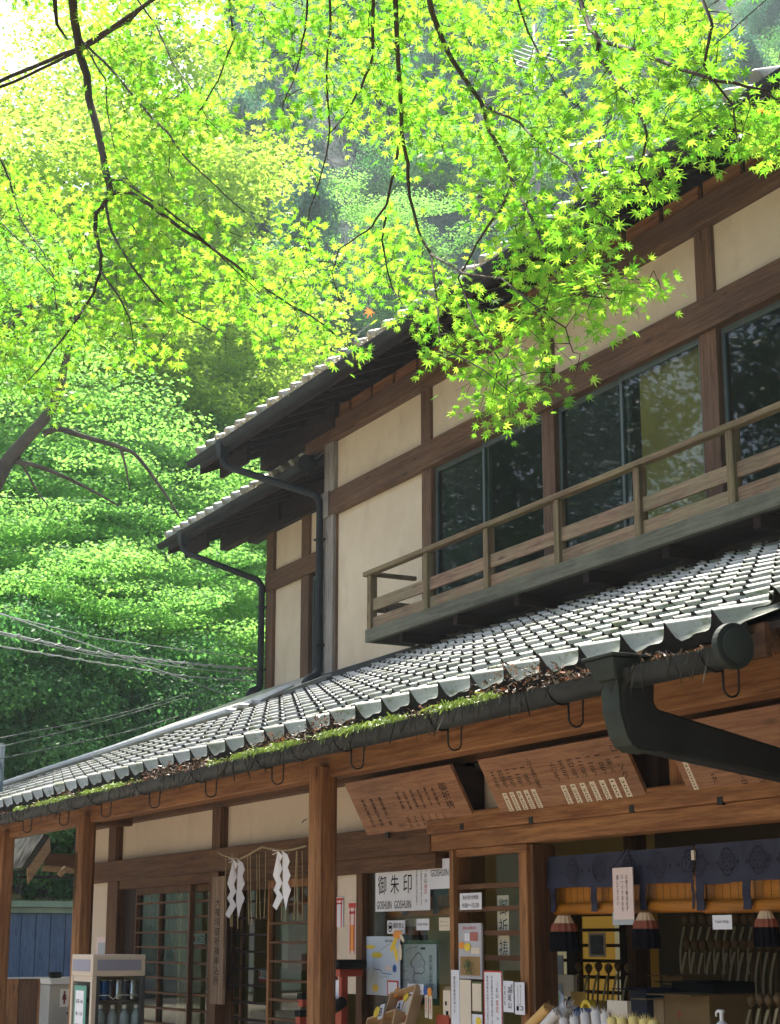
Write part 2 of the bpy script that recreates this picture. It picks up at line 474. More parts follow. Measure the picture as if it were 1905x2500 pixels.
for i, x in enumerate(xs):
    build(MB().box(x, x + .068, YB - .005, YB + .062, zb1, zr0), "post", M["railZ"], bal, bevel=.005)
    xe = xs[i + 1] if i + 1 < len(xs) else XR
    build(MB().box(x + .068, xe, YB + .02, YB + .042, zu0, zu1), "board", M["board_weather"], bal, bevel=.003)
    build(MB().box(x + .068, xe, YB + .02, YB + .042, zl0, zl1), "board", M["board_weather"], bal, bevel=.003)
build(MB().box(xb0 + .02, xb0 + .05, YB + .062, YU - .06, zu0, zu1), "board", M["board_weather"], bal, bevel=.003)

# ---- tiles
def tile_mesh(name, w=.265, l=.315, eave=False, rise=.004, cap=False):
    """one pan tile: wide trough, pointed rib that stands hollow over the tile below"""
    n = 15; ts = [0, .08, .17, .26, .33, .38, .43, .47, .50, .53, .57, .62, .70, .85, 1.0]
    xs_ = [(t - .5) * (w + .014) for t in ts]
    def prof(x, k):
        t = (x + w / 2) / w
        crest = math.exp(-(abs(t - .5) / .112) ** 1.3) * ((.094 if eave else .076) if k else .042)
        return crest + .012 * math.cos(2 * math.pi * t) + .006 * math.sin(2 * math.pi * t)
    v = []; f = []
    for j, (yy, up) in enumerate(((0.0, rise), (l, -.004))):
        for x in xs_: v.append((x, yy, prof(x, j == 0) + up))
    for x in xs_:
        if eave: v.append((x, .003, .012 + min(.0, 0) - .030 - .020 * math.exp(-(((x) / w) / .16) ** 2)))
        else: v.append((x, .003, prof(x, True) * .95 + rise - .0045))
    for x in xs_: v.append((x, .10 if not eave else .02, (prof(x, True) * .94 + rise - .006) if not eave else -.03))
    mi = []
    for i in range(n - 1):
        f.append((i, i + 1, n + i + 1, n + i)); mi.append(0)
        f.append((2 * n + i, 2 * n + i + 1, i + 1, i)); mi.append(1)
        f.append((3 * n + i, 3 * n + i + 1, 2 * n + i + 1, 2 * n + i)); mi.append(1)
    nb = len(f)
    if cap:
        q = MB().tube([(0, -.016, .048), (0, -.004, .050), (0, .28, .042)], [.046, .050, .046], 14)
        b0 = len(v); v += q.v; f += [tuple(i + b0 for i in g) for g in q.f]; mi += [0] * len(q.f)
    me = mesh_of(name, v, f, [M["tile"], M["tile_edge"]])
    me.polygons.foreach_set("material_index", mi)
    for p in me.polygons: p.use_smooth = (p.index % 3 == 0) if p.index < nb else (len(p.vertices) == 4)
    return me
T_std = tile_mesh("tile"); T_eave = tile_mesh("eave_tile", eave=True, rise=.006); T_cap = tile_mesh("eave_tile", eave=True, rise=.006, cap=True)
phi = math.atan(TANR); exposure_ = .252
lower_roof = empty("lower_roof", (-9.0, 5.0, 2.53), parent=shop)
upper_roof = empty("upper_roof", (-9.0, 7.5, 6.45), parent=shop)
wing_roof = empty("wing_roof", (-17.0, 8.0, 6.3), parent=shop)
# the lower roof's back edge: the wall courses, then a hip running out to the left
hipA = atY(0, 1925, 4.9); hipB = atY(612, 1729, 5.85)
def back_edge(x):
    if x > -12.9: return YU - .12
    if x > hipB.x: return hipB.y + (YU - .12 - hipB.y) * min(1, (x - hipB.x) / (-12.9 - hipB.x))
    return max(4.2, hipB.y + (x - hipB.x) * (hipB.y - hipA.y) / (hipB.x - hipA.x))
XL0, XL1 = -22.0, -4.30
e_ref = XY(1246, YE, 1639)
k0 = math.floor((XL0 - e_ref) / .265)
spots = []
k = k0
while True:
    x = e_ref + k * .265; k += 1
    if x < XL0: continue
    if x > XL1: break
    r = 0
    while True:
        s = r * exposure_; y = YE + s * math.cos(phi); z = 2.53 - .05 + s * math.sin(phi)
        if y > back_edge(x) - .05: break
        spots.append((x, y, z, r)); r += 1
def view_dist(p): 
    d = Vector(p[:3]) - CAM
    z = d.dot(FWD); px = 952.5 + FPX * d.dot(RGT) / z; py = 1250 - FPX * d.dot(UPV) / z
    inside = -40 < px < 1945 and -40 < py < 2540
    return (0 if inside else 1, d.length)
spots.sort(key=view_dist)
def jit(i, a): return (math.sin(i * 12.9898) * 43758.5453 % 1 - .5) * a
def joined(src, items, name, parent):
    """many tiles past the limit: one mesh"""
    sv = np.array([v.co[:] for v in src.vertices]); sf = [tuple(p.vertices) for p in src.polygons]
    sm = [p.use_smooth for p in src.polygons]; mi = [p.material_index for p in src.polygons]; MI = []
    V = []; F = []; S = []; off = 0
    for (x, y, z, r), e in items:
        me = T_eave if e else src
        sv_ = np.array([v.co[:] for v in me.vertices])
        c, s = math.cos(phi), math.sin(phi)
        V.append(np.stack([sv_[:, 0] + x, sv_[:, 1] * c - sv_[:, 2] * s + y, sv_[:, 1] * s + sv_[:, 2] * c + z], 1))
        F += [tuple(i + off for i in q) for q in sf]; S += sm; MI += mi; off += len(sv_)
    V = np.concatenate(V); lo, hi = V.min(0), V.max(0); cc = (lo + hi) / 2
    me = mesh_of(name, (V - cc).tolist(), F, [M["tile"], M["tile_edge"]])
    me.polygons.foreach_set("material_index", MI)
    me.polygons.foreach_set("use_smooth", S)
    o = place(name, me, cc, parent); o["kind"] = "stuff"; return o
NT = 250
for i, (x, y, z, r) in enumerate(spots[:NT]):
    place("tile", T_eave if r == 0 else T_std, (x + jit(i, .006), y + jit(i + 9, .008), z + jit(i + 5, .004)), lower_roof, (phi + jit(i + 3, .02), jit(i + 7, .015), jit(i + 1, .02)))
joined(T_std, [(p, p[3] == 0) for p in spots[NT:]], "far_tiles", lower_roof)
# deck under the tiles, fascia, gable end
def slab(x0, x1, ya, yb, z0, th, y0=YE, zz=2.53):
    m = MB(); 
    m.hexa([(x0, ya, zroof(ya, zz, y0) - th), (x1, ya, zroof(ya, zz, y0) - th), (x1, yb, zroof(yb, zz, y0) - th), (x0, yb, zroof(yb, zz, y0) - th),
            (x0, ya, zroof(ya, zz, y0) - .062), (x1, ya, zroof(ya, zz, y0) - .062), (x1, yb, zroof(yb, zz, y0) - .062), (x0, yb, zroof(yb, zz, y0) - .062)])
    return m
build(slab(hipB.x, XL1 + .12, YE + .05, YU - .1, 0, .085), "roof_deck", M["darkX"], lower_roof)
m_ = MB(); zf = lambda y, t: zroof(y) - t
m_.hexa([(XL0, YE + .05, zf(YE + .05, .085)), (hipB.x, YE + .05, zf(YE + .05, .085)), (hipB.x, hipB.y, zf(hipB.y, .085)), (XL0, 4.2, zf(4.2, .085)),
         (XL0, YE + .05, zf(YE + .05, .062)), (hipB.x, YE + .05, zf(YE + .05, .062)), (hipB.x, hipB.y, zf(hipB.y, .062)), (XL0, 4.2, zf(4.2, .062))])
build(m_, "roof_deck", M["darkX"], lower_roof)
# capping courses along the hip on the left
A = Vector((XL0, 4.2 + .0, zroof(4.2))); B = Vector((hipB.x, hipB.y, zroof(hipB.y)))
cpm = simple("ridge_cap_metal", (0.42, 0.45, 0.47), 0.35, 0.0, 0.15, 5)
dvec = (B - A).normalized()
pA = Vector((hipA.x - (hipB.x - hipA.x) * .9, 0, 0))
hA = Vector((XL0, back_edge(XL0), 0)); hB = Vector((hipB.x, hipB.y, 0)); hC = Vector((xc0 - .1, YU - .4, 0))
for k in range(3):
    for (p, q) in ((hA, hB), (hB, hC)):
        a = Vector((p.x, p.y - .05 - .12 * k + .1, zroof(p.y - .05 - .12 * k + .1) + .035)); b = Vector((q.x, q.y - .05 - .12 * k + .1, zroof(q.y - .05 - .12 * k + .1) + .035))
        build(MB().beam(a, b, .10, .035), "ridge_course", cpm if k != 1 else M["tile"], lower_roof, bevel=.008)
# gable end board on the right
gb = MB(); xg = XL1 + .10
gb.hexa([(xg, YE + .06, zf(YE + .06, .36)), (xg + .04, YE + .06, zf(YE + .06, .36)), (xg + .04, YU, zf(YU, .36)), (xg, YU, zf(YU, .36)),
         (xg, YE + .06, zf(YE + .06, .045)), (xg + .04, YE + .06, zf(YE + .06, .045)), (xg + .04, YU, zf(YU, .045)), (xg, YU, zf(YU, .045))])
build(gb, "gable_board", M["darkY"], lower_roof, bevel=.004)
for k in range(12):
    y = YE + .06 + k * .28
    place("gable_tile", T_std, (xg + .0, y, zroof(y) - .02), lower_roof, (phi, 0, 0))
# rafters under the lower eave
x = -21.6
while x < XL1:
    a = Vector((x, YE + .12, zf(YE + .12, .135))); b = Vector((x, 4.6, zf(4.6, .135)))
    build(MB().beam(a, b, .05, .085), "rafter", M["brownY"], lower_roof); x += .455
build(MB().box(XL0, XL1 + .05, YE + .03, YE + .055, 2.53 - .15, 2.53 - .04), "eave_board", M["brownX"], lower_roof)

# ---- gutter along the lower eave
YG = 3.47; RG = .062; ZG = 2.53 - .125
gut = empty("eave_gutter", (-12.0, YG, ZG), parent=shop)
def trough(x0, x1, yc, zc, r, n=10):
    m = MB(); vs_ = []
    for x in (x0, x1):
        for rr in (r, r - .006):
            for i in range(n + 1):
                a = math.pi + math.pi * i / n
                vs_.append((x, yc + rr * math.cos(a), zc + rr * math.sin(a)))
    f = []; q = n + 1
    for i in range(n):
        f.append((i, 2*q + i, 2*q + i + 1, i + 1)); f.append((q + i, q + i + 1, 3*q + i + 1, 3*q + i))
    f.append((0, q, 3*q, 2*q)); f.append((q - 1, 3*q - 1, 4*q - 1, 2*q - 1))
    f += [(i, i + 1, q + i + 1, q + i) for i in range(n)]; f += [(2*q + i, 3*q + i, 3*q + i + 1, 2*q + i + 1) for i in range(n)]
    return m.add(vs_, f)
xend = XY(1785, YG, 1600)
g0 = -22.0
while g0 < xend - .05:
    g1 = min(g0 + 3.6, xend)
    build(trough(g0, g1, YG, ZG, RG), "gutter_length", M["gutter"], gut, smooth=True, angle=R(40))
    build(trough(g1 - .05, g1 + .03, YG, ZG, RG + .005), "joint_collar", M["gutter"], gut, smooth=True, angle=R(40)) if g1 < xend else None
    g0 = g1
capm = MB().disc((xend + .012, YG, ZG + .004), RG + .013, (1, 0, 0), .03, 28)
cp = build(capm, "gutter_end_cap", M["gutter_green"], gut, bevel=.004)
build(MB().disc((xend + .030, YG, ZG + .004), RG - .008, (1, 0, 0), .008, 28), "cap_rim", M["gutter_green"], cp, bevel=.002)
hk = [XY(p, YG, 1800) for p in (643, 839, 1081, 1386, 1755)]
hxs = [hk[4]] + [hk[4] - .905 * i for i in range(1, 20)]
hook = MB()
wr = [(0, -RG - .004, .0)] + [(0, (RG + .004) * math.cos(a), (RG + .004) * math.sin(a)) for a in [math.pi + math.pi * i / 8 for i in range(1, 6)]]
hook.tube(wr, .0035, 6)
yu0 = .028
u = [(0, yu0, -RG + .022), (0, yu0 + .001, -RG - .045)] + [(0, yu0 + .032 - .032 * math.cos(a), -RG - .052 - .030 * math.sin(a)) for a in [math.pi * i / 6 for i in range(0, 7)]] + [(0, yu0 + .063, -RG - .045), (0, yu0 + .066, -RG + .03), (0, yu0 + .07, .05)]
hook.tube(u, .004, 6)
hm = mesh_of("gutter_hook", hook.v, hook.f, M["iron"], True)
for x in hxs:
    place("gutter_hook", hm, (x, YG, ZG), gut)

# outlet hopper and the big pipe slanting back to the wall
def rings_pipe(pts, r, n=14): return MB().tube(pts, r, n)
XO = XY(1478, YG, 1660)
hz = ZG + .05
dp = empty("lower_downpipe", (XO, YG, hz), parent=shop)
XD1 = -4.83; XD0 = XD1 - .10
def duct(pxy, x0, x1, name, mat, bev):
    P_ = [atX(a, b, XD1) for a, b in pxy]; n = len(P_)
    v = [(x0, p.y, p.z) for p in P_] + [(x1, p.y, p.z) for p in P_]
    f = [tuple(range(n)), tuple(n + i for i in reversed(range(n)))] + [(i, n + i, n + (i+1) % n, (i+1) % n) for i in range(n)]
    return build(MB().add(v, f), name, mat, dp, bevel=bev)
duct([(1600, 1655), (1600, 1712), (1604, 1724), (1612, 1731), (2100, 1884), (2100, 1940), (1600, 1832), (1565, 1826), (1548, 1814), (1537, 1796), (1520, 1735), (1516, 1655)], XD0, XD1, "duct", M["gutter"], .012)
duct([(1516, 1655), (1520, 1735), (1537, 1796), (1548, 1814), (1565, 1826), (1600, 1832), (1600, 1836), (1562, 1831), (1543, 1818), (1531, 1798), (1513, 1735), (1508, 1655)], XD0 - .004, XD1 + .002, "lit_front_face", M["gutter_green"], .003)  # lit look of the duct's front side put into a lighter strip
hopm = MB().hexa([(XD0 - .01, YG - .085, hz - .085), (XD1 + .01, YG - .085, hz - .085), (XD1 + .01, YG + .07, hz - .085), (XD0 - .01, YG + .07, hz - .085),
                  (XD0 - .05, YG - .11, hz - .01), (XD1 + .03, YG - .11, hz - .01), (XD1 + .03, YG + .08, hz - .01), (XD0 - .05, YG + .08, hz - .01)])
build(hopm, "hopper", M["gutter_green"], dp, bevel=.008)
build(MB().box(XD0 - .055, XD1 + .035, YG - .115, YG + .085, hz - .009, hz + .003), "hopper_rim", M["gutter_green"], dp, bevel=.003)

# ---- upper eaves: one function for the main roof and for the wing set back on the left
def eave(root, xl, xr, y0, z0, yw, z_ht_, name_pitch=.265, nmax=60, bottom_dark=True):
    """round-ended eave tiles, gutter, rafters, boards and gable edge of one roof"""
    zr = lambda y, t=0: z0 + TANR * (y - y0) - t
    x = xl + .14; i = 0; n_ = 0
    while x < xr:
        place("tile", T_cap, (x + jit(i, .006), y0, z0 - .05 + jit(i + 2, .006)), root, (phi + jit(i + 3, .03), 0, jit(i + 1, .03)))
        i += 1; x += name_pitch
    rows = [((x_, y0 + s * math.cos(phi), z0 - .05 + s * math.sin(phi), 1), False) for s in [r * exposure_ for r in range(1, 16)] for x_ in np.arange(xl + .14, xr, name_pitch)]
    joined(T_std, rows, "far_tiles", root)
    yr = y0 + 16 * exposure_ * math.cos(phi)
    def sl(t0, t1, ya, yb, a=xl, b=xr):
        return MB().hexa([(a, ya, zr(ya, t1)), (b, ya, zr(ya, t1)), (b, yb, zr(yb, t1)), (a, yb, zr(yb, t1)), (a, ya, zr(ya, t0)), (b, ya, zr(ya, t0)), (b, yb, zr(yb, t0)), (a, yb, zr(yb, t0))])
    build(sl(.062, .085, y0 + .05, yr), "roof_deck", M["darkX"], root)
    # back slope
    build(MB().hexa([(xl, yr, zr(yr, .085)), (xr, yr, zr(yr, .085)), (xr, yr + 3.5, zr(yr) - 1.5), (xl, yr + 3.5, zr(yr) - 1.5), (xl, yr, zr(yr, .03)), (xr, yr, zr(yr, .03)), (xr, yr + 3.5, zr(yr) - 1.44), (xl, yr + 3.5, zr(yr) - 1.44)]), "rear_slope", M["tile"], root)
    # gable edge: upright barge board with a row of verge tiles
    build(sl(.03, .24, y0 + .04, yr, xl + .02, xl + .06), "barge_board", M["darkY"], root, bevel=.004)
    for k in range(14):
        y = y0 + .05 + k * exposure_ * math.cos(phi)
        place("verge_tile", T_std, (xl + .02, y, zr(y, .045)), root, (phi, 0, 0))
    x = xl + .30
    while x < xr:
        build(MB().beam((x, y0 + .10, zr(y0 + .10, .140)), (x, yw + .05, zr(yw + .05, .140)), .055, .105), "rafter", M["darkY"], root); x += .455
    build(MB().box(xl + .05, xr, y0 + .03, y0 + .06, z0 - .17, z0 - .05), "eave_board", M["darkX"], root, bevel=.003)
    # infill blocks between rafters above the head beam
    x = xl + .30 + .055
    while x < xr - .4:
        if x > xl + 1.2:
            build(MB().box(x, x + .40, yw - .05, yw - .02, z_ht_, z_ht_ + .13), "infill_block", M["cedarX"], root)
        x += .455
    # gutter
    yg = y0 - .065; zg = z0 - .115
    build(trough(xl + .05, xr, yg, zg, .058), "gutter_length", M["gutter"], root, smooth=True, angle=R(40))
    return yg, zg
xeu = XY(478, 6.2, 1135); zeu = ZY(573, 1046.4, 6.2)
yg1, zg1 = eave(upper_roof, xeu, XR, 6.2, zeu, YU, z_ht)
XW0 = XY(656, 7.85, 1500); XW1 = XY(900, 7.85, 1500)
xew = XY(402, 7.05, 1336); zew = ZY(432, 1294.6, 7.05)
yg2, zg2 = eave(wing_roof, xew, xc0 - .25, 7.05, zew, 7.85, ZY(673, 1300, 7.85) + .2)
# purlin ends under the gables
for (rt, xx, y0, z0) in ((upper_roof, xeu, 6.2, zeu), (wing_roof, xew, 7.05, zew)):
    for yy in (.75,):
        y = y0 + yy; z = z0 + TANR * yy - .30
        build(MB().box(xx + .10, xx + 1.9, y - .06, y + .06, z - .12, z + .11), "purlin", M["darkX"], rt, bevel=.004)
    y = y0 + .22; z = z0 - .20
    build(MB().box(xx + .18, xx + .9, y - .02, y + .02, z - .08, z + .10), "gable_tie", M["darkX"], rt)

# ---- downpipes of the upper roofs
def downpipe(px0, py0, yg, zg, px_w, py_w, yw, py_bottom, roof_y):
    """from the gutter outlet back to the wall and down it, ending in a swan neck on the lower roof"""
    x0 = XY(px0, yg, py0); p0 = Vector((x0, yg, zg - .03)); p1 = Vector((x0, yg, zg - .17))
    xw = XY(px_w, yw - .09, py_w); zw = ZY(px_w, py_w, yw - .09)
    e = empty("downpipe", p0, parent=shop)
    h = MB().hexa([(x0 - .045, yg - .045, zg - .17), (x0 + .045, yg - .045, zg - .17), (x0 + .045, yg + .045, zg - .17), (x0 - .045, yg + .045, zg - .17),
                   (x0 - .07, yg - .062, zg + .02), (x0 + .07, yg - .062, zg + .02), (x0 + .07, yg + .062, zg + .02), (x0 - .07, yg + .062, zg + .02)])
    build(h, "hopper", M["gutter"], e, bevel=.008)
    a = Vector((x0, yg, zg - .15)); b = Vector((xw, yw - .09, zw))
    d = (b - (a + Vector((0, 0, -.09)))).normalized()
    zb_ = ZY(px_w, py_bottom, yw - .09)
    pts = [a, a + Vector((0, 0, -.05)), a + Vector((0, 0, -.09)) + d * .06, b - d * .06, b + Vector((0, 0, -.06)), Vector((b.x, b.y, zb_))]
    build(MB().tube(pts, .038, 12), "pipe", M["gutter"], e, smooth=True, angle=R(60))
    c = Vector((b.x, b.y, zb_))
    sw = [c + Vector((0, 0, .03)), c + Vector((0, -.01, -.02)), c + Vector((0, -.05, -.05)), c + Vector((0, -.10, -.07)), c + Vector((0, -.13, -.11)), c + Vector((0, -.14, -.20))]
    build(MB().tube(sw, .044, 12), "swan_neck", M["gutter"], e, smooth=True)
    build(MB().box(c.x - .07, c.x + .07, c.y - .34, c.y - .08, c.z - .25, c.z - .19), "roof_shoe", M["gutter"], e, bevel=.01)
    for t in (.25, .85):
        z = b.z + (zb_ - b.z) * t
        build(MB().box(b.x - .05, b.x + .05, b.y - .045, yw + .0, z - .008, z + .008), "clip", M["iron"], e)
downpipe(545, 1085, yg1, zg1, 782, 1212, YU, 1640, 0)
downpipe(448, 1320, yg2, zg2, 640, 1420, 7.85, 1672, 0)

# ---- wing wall
YW = 7.85
zw_mt, zw_mb = ZY(660, 1402, YW), ZY(660, 1446, YW)
zw_h = ZY(673, 1300, YW); zw_b = ZY(656, 1687, YW) - .08
xp1, xp2 = XY(741, YW, 1400), XY(760, YW, 1400)
xq0, xq1 = XY(656, YW, 1500), XY(673, YW, 1500)
part(MB().box(xq1 - .01, xc0 + .02, YW, YW + .06, zw_mb, zw_h + .02), "plaster_panel", M["plaster"])
part(MB().box(xq1 - .01, xp1 + .01, YW + .002, YW + .06, zw_b, zw_mb), "plaster_panel", M["plaster"])
part(MB().box(xq0, xq1, YW - .04, YW + .06, zw_b, zw_h), "post", M["upperZ"], bevel=.005)
part(MB().box(xp1, xp2, YW - .03, YW + .06, zw_mt, zw_h), "post", M["upperZ"], bevel=.005)
part(MB().box(xp1, xp2, YW - .03, YW + .06, zw_b, zw_mb), "post", M["upperZ"], bevel=.005)
part(MB().box(xq0 - .01, xc0 + .02, YW - .05, YW + .06, zw_mb, zw_mt), "middle_beam", M["upperX"], bevel=.005)
part(MB().box(xew + .9, xc0 + .02, YW - .07, YW + .06, zw_h, zw_h + .32), "head_beam", M["darkX"], bevel=.005)
window(xp2, xc0 + .1, xp2 + .7, xp2 + .74, zw_b + .1, zw_mb - .02, YW, [(xp2, xc0, dscr)])
part(MB().box(xq0, xq0 + .05, YW + .06, YW + 2.6, zw_b - .3, zw_h + .5), "side_wall", M["plaster"])
part(MB().box(xq0, xc0, YW + 2.55, YW + 2.6, 2.0, zw_h + .5), "rear_wall", M["plaster"])
for k in range(4):
    part(MB().box(xq0 - .05, xc0 + .02, YW - .08 - .05 * k, YW - .045, zw_b + .06 - .05 * (k + 1) + .003, zw_b + .06 - .05 * k), "flashing_course", M["flash"], bevel=.006)
# the lower roof runs on past the main wall up to the wing wall
yk = YU - .1
m_ = MB().hexa([(xq0 - .3, yk - .9, zroof(yk - .9) - .02), (xc0 + .3, yk - .9, zroof(yk - .9) - .02), (xc0 + .3, YW, zroof(YW) - .02), (xq0 + .0, YW, zroof(YW) - .02),
                (xq0 - .3, yk - .9, zroof(yk - .9) + .02), (xc0 + .3, yk - .9, zroof(yk - .9) + .02), (xc0 + .3, YW, zroof(YW) + .02), (xq0 + .0, YW, zroof(YW) + .02)])
build(m_, "roof_deck", M["tile"], lower_roof)

# ================================================================== the porch front under the lower eave
# ---- eave beam and columns
zk0 = ZY(0, 2048.5, 4.0); zk1 = 2.53 + .02
part(MB().box(-22.0, XL1 + .1, 4.0, 4.12, zk0, zk1), "eave_beam", M["cedarX"], bevel=.01)
zct = 1.5 + .229 * 3.94
def column(px_l, px_r, name="column", moss=False):
    w = .13
    x0 = XY(px_l, 3.93, 2200)
    m = MB(); c = .026; x1 = x0 + w; y0 = 3.93; y1 = 4.06
    ring = [(x0, y0 + c), (x0 + c, y0), (x1 - c, y0), (x1, y0 + c), (x1, y1 - c), (x1 - c, y1), (x0 + c, y1), (x0, y1 - c)]
    z0, z1 = 0.12, zct
    vs_ = [(a, b, z0) for a, b in ring] + [(a, b, z1) for a, b in ring]
    fs = [tuple(reversed(range(8))), tuple(range(8, 16))] + [(i, (i+1) % 8, 8 + (i+1) % 8, 8 + i) for i in range(8)]
    m.add(vs_, fs)
    o = part(m, "column", M["cedarZ"])
    part(MB().box(x0 - .06, x1 + .06, y0 - .06, y1 + .06, 0.0, .12), "foot_stone", simple("foot_stone", (.3, .3, .28), .8), bevel=.02)
    return x0, x1
cA = column(-16, 16); cB = column(176, 230); cC = column(747, 820)
part(MB().tube([(cC[0] + .005, 3.925, ZY(750, 2000, 3.93)), (cC[0] - .012, 3.915, ZY(750, 2004, 3.93)), (cC[0] - .006, 3.905, ZY(750, 2009, 3.93)), (cC[0] + .01, 3.905, ZY(750, 2005, 3.93))], .003, 5), "hook", M["iron"])
# cross beam from the left column to the wall
part(MB().box(cB[0] + .02, cB[1] - .01, 4.06, 4.34, zct - .07, zct - .0), "cross_beam", M["brownY"], bevel=.006)

# ---- lower wall
zp1 = 1.5 + .198 * 4.45              # underside of the wall's top beam
zl1_, zl0_ = ZY(229, 2108.3, 4.44), ZY(229, 2156, 4.44)   # lintel
xwl = XY(205, YF, 2100)
part(MB().box(xwl, XL1 + .1, 4.42, 4.52, zp1, zroof(4.4) - .09), "wall_head_beam", M["brownX"], bevel=.006)
def pl(x0, x1, z0, z1): part(MB().box(x0, x1, YF, YF + .05, z0, z1), "plaster_panel", M["plaster_low"])
xa0, xa1 = XY(283, YF, 2050), XY(301, YF, 2050)
xb0_, xb1_ = XY(537, YF, 2050), XY(557, YF, 2050)
xs1, xs2 = XY(869, 4.47, 2250), XY(884, 4.47, 2250)
pl(xwl, xa0 + .01, zl1_ - .01, zp1 + .01); pl(xa1 - .01, xb0_ + .01, zl1_ - .01, zp1 + .01); pl(xb1_ - .01, XY(905, YF, 1950), zl1_ - .01, zp1 + .01)
pl(XY(1135, YF, 1950), XY(1222, YF, 1950), zl1_ - .02, zp1 + .01); pl(XY(1600, YF, 1900), XY(1647, YF, 1900), zl1_ - .02, zp1 + .01)
part(MB().box(XY(1640, 4.47, 1900), XY(1705, 4.47, 1900), 4.46, YF + .02, zl1_ + .01, zp1), "plank", M["cedarZ"])
for (a, b) in ((xa0, xa1), (xb0_, xb1_)):
    part(MB().box(a, b, 4.44, YF + .05, zl1_, zp1), "post", M["brownZ"], bevel=.004)
part(MB().box(XY(1120, 4.45, 1960), XY(1140, 4.45, 1960), 4.45, YF + .04, zl1_, zp1), "post", M["darkZ"])
part(MB().box(XY(1575, 4.45, 1900), XY(1612, 4.45, 1900), 4.44, YF + .04, zl1_, zp1), "post", M["darkZ"])
part(MB().box(xwl, cC[1] + .35, 4.42, YF + .05, zl0_, zl1_), "lintel", M["brownX"], bevel=.006)
part(MB().box(cC[1] + .35, XL1 + 2, 4.40, YF + .05, zl0_ + .09, zl1_ + .03), "lintel", M["cedarX"], bevel=.008)
# left plaster and its post
pl(xwl, XY(277, YF, 2250), 0.0, zl0_)
xd0, xd1 = XY(277, YF, 2250), XY(302, YF, 2250)
part(MB().box(xd0, xd1, 4.44, YF + .06, .0, zl0_), "post", M["brownZ"], bevel=.004)
part(MB().box(xd1, XY(330, YF, 2250), 4.50, YF + .06, .0, zl0_), "door_jamb", M["darkZ"])
# ---- lattice doors
zdh = ZY(400, 2165, YF)          # underside of the door head
part(MB().box(xd1, XY(548, YF, 2250), 4.455, YF + .05, zdh, zl0_), "door_head", M["brownX"])
zb_step = .1065
def lattice(name, x0, x1, vbars, z0, z1, zfirst, y, mat_f, mat_b, stile=.028, parent=shop, step=zb_step, glassy=True, top=.05):
    d = build(MB().box(x0, x1, y, y + .032, z1 - top, z1), name, mat_f, parent, bevel=.003)
    build(MB().box(x0, x1, y, y + .032, z0, z0 + .12), "bottom_rail", mat_f, d, bevel=.003)
    build(MB().box(x0, x0 + stile, y, y + .032, z0 + .12, z1 - top), "stile", mat_f, d, bevel=.003)
    build(MB().box(x1 - stile, x1, y, y + .032, z0 + .12, z1 - top), "stile", mat_f, d, bevel=.003)
    for vx in vbars:
        build(MB().box(vx - .008, vx + .008, y + .004, y + .026, z0 + .12, z1 - top), "upright_bar", mat_b, d)
    z = zfirst
    while z > z0 + .2:
        build(MB().box(x0 + stile, x1 - stile, y + .001, y + .022, z - .007, z + .007), "cross_bar", mat_b, d); z -= step
    if glassy:
        build(MB().box(x0 + stile, x1 - stile, y + .027, y + .030, z0 + .12, z1 - top), "pane", M["glass"], d)
    return d
zf1 = ZY(395, 2204, YF)
lattice("lattice_door", XY(328, 4.48, 2300), XY(462, 4.48, 2300), [XY(385, 4.48, 2300)], .12, zdh, zf1, 4.48, M["brownZ"], M["brownX"])
lattice("lattice_door", XY(453, 4.52, 2300), XY(590, 4.52, 2300), [XY(520, 4.52, 2300)], .12, zdh, zf1, 4.52, M["brownZ"], M["brownX"])
xg0, xg1 = XY(538, YF, 2300), XY(560, YF, 2300)
part(MB().box(xg0, xg1, 4.41, YF + .04, 0, zl0_), "post", M["brownZ"], bevel=.004)
# second opening: darker lattice left, lattice with cloth right, partly behind the near column
zf2 = ZY(620, 2200, YF)
part(MB().box(xg1, cC[1] + .35, 4.455, YF + .05, zl0_ - .08, zl0_), "door_head", M["brownX"])
lattice("lattice_door", xg1 + .02, XY(660, 4.50, 2300), [], .12, zl0_ - .08, zf2, 4.50, M["brownZ"], M["darkX"])
lattice("lattice_door", XY(652, 4.47, 2300), XY(812, 4.47, 2300), [], .12, zl0_ - .08, zf2 - .03, 4.47, M["cedarZ"], M["brownX"], step=.115)
pl(XY(826, YF, 2300), xs1 + .02, 1.2, zl0_ + .1)
pl(XY(812, YF, 2300), XY(826, YF, 2300), .0, zl0_ + .1)
# ---- shop window front
part(MB().box(xs1, xs2, 4.47, YF + .06, 0, zl0_ + .09), "post", M["brownZ"], bevel=.005)
part(MB().box(xs2, XY(925, 4.56, 2300), 4.55, YF + .10, 0, zl0_ + .09), "window_side_panel", M["brownZ"])
part(MB().box(xs2 - .02, XL1 + 2, 4.43, YF + .05, zl0_ + .005, zl0_ + .088), "window_head", M["cedarX"])
xw1 = XY(1099, YF, 2300)
part(MB().box(XY(1099, 4.44, 2300), XY(1109, 4.44, 2300), 4.44, YF + .04, .6, zl0_), "window_mullion", M["cedarZ"])
shopwin = build(MB().box(xs2, xw1, 4.505, 4.512, .75, zl0_), "shop_window_pane", M["glass_thin"], shop)
part(MB().box(xs2, XL1 + 2, 4.44, YF + .10, .62, .75), "window_sill", M["cedarX"], bevel=.006)
part(MB().box(xs2, XL1 + 2, 4.52, YF + .06, .0, .62), "lower_panel", M["cedarX"])
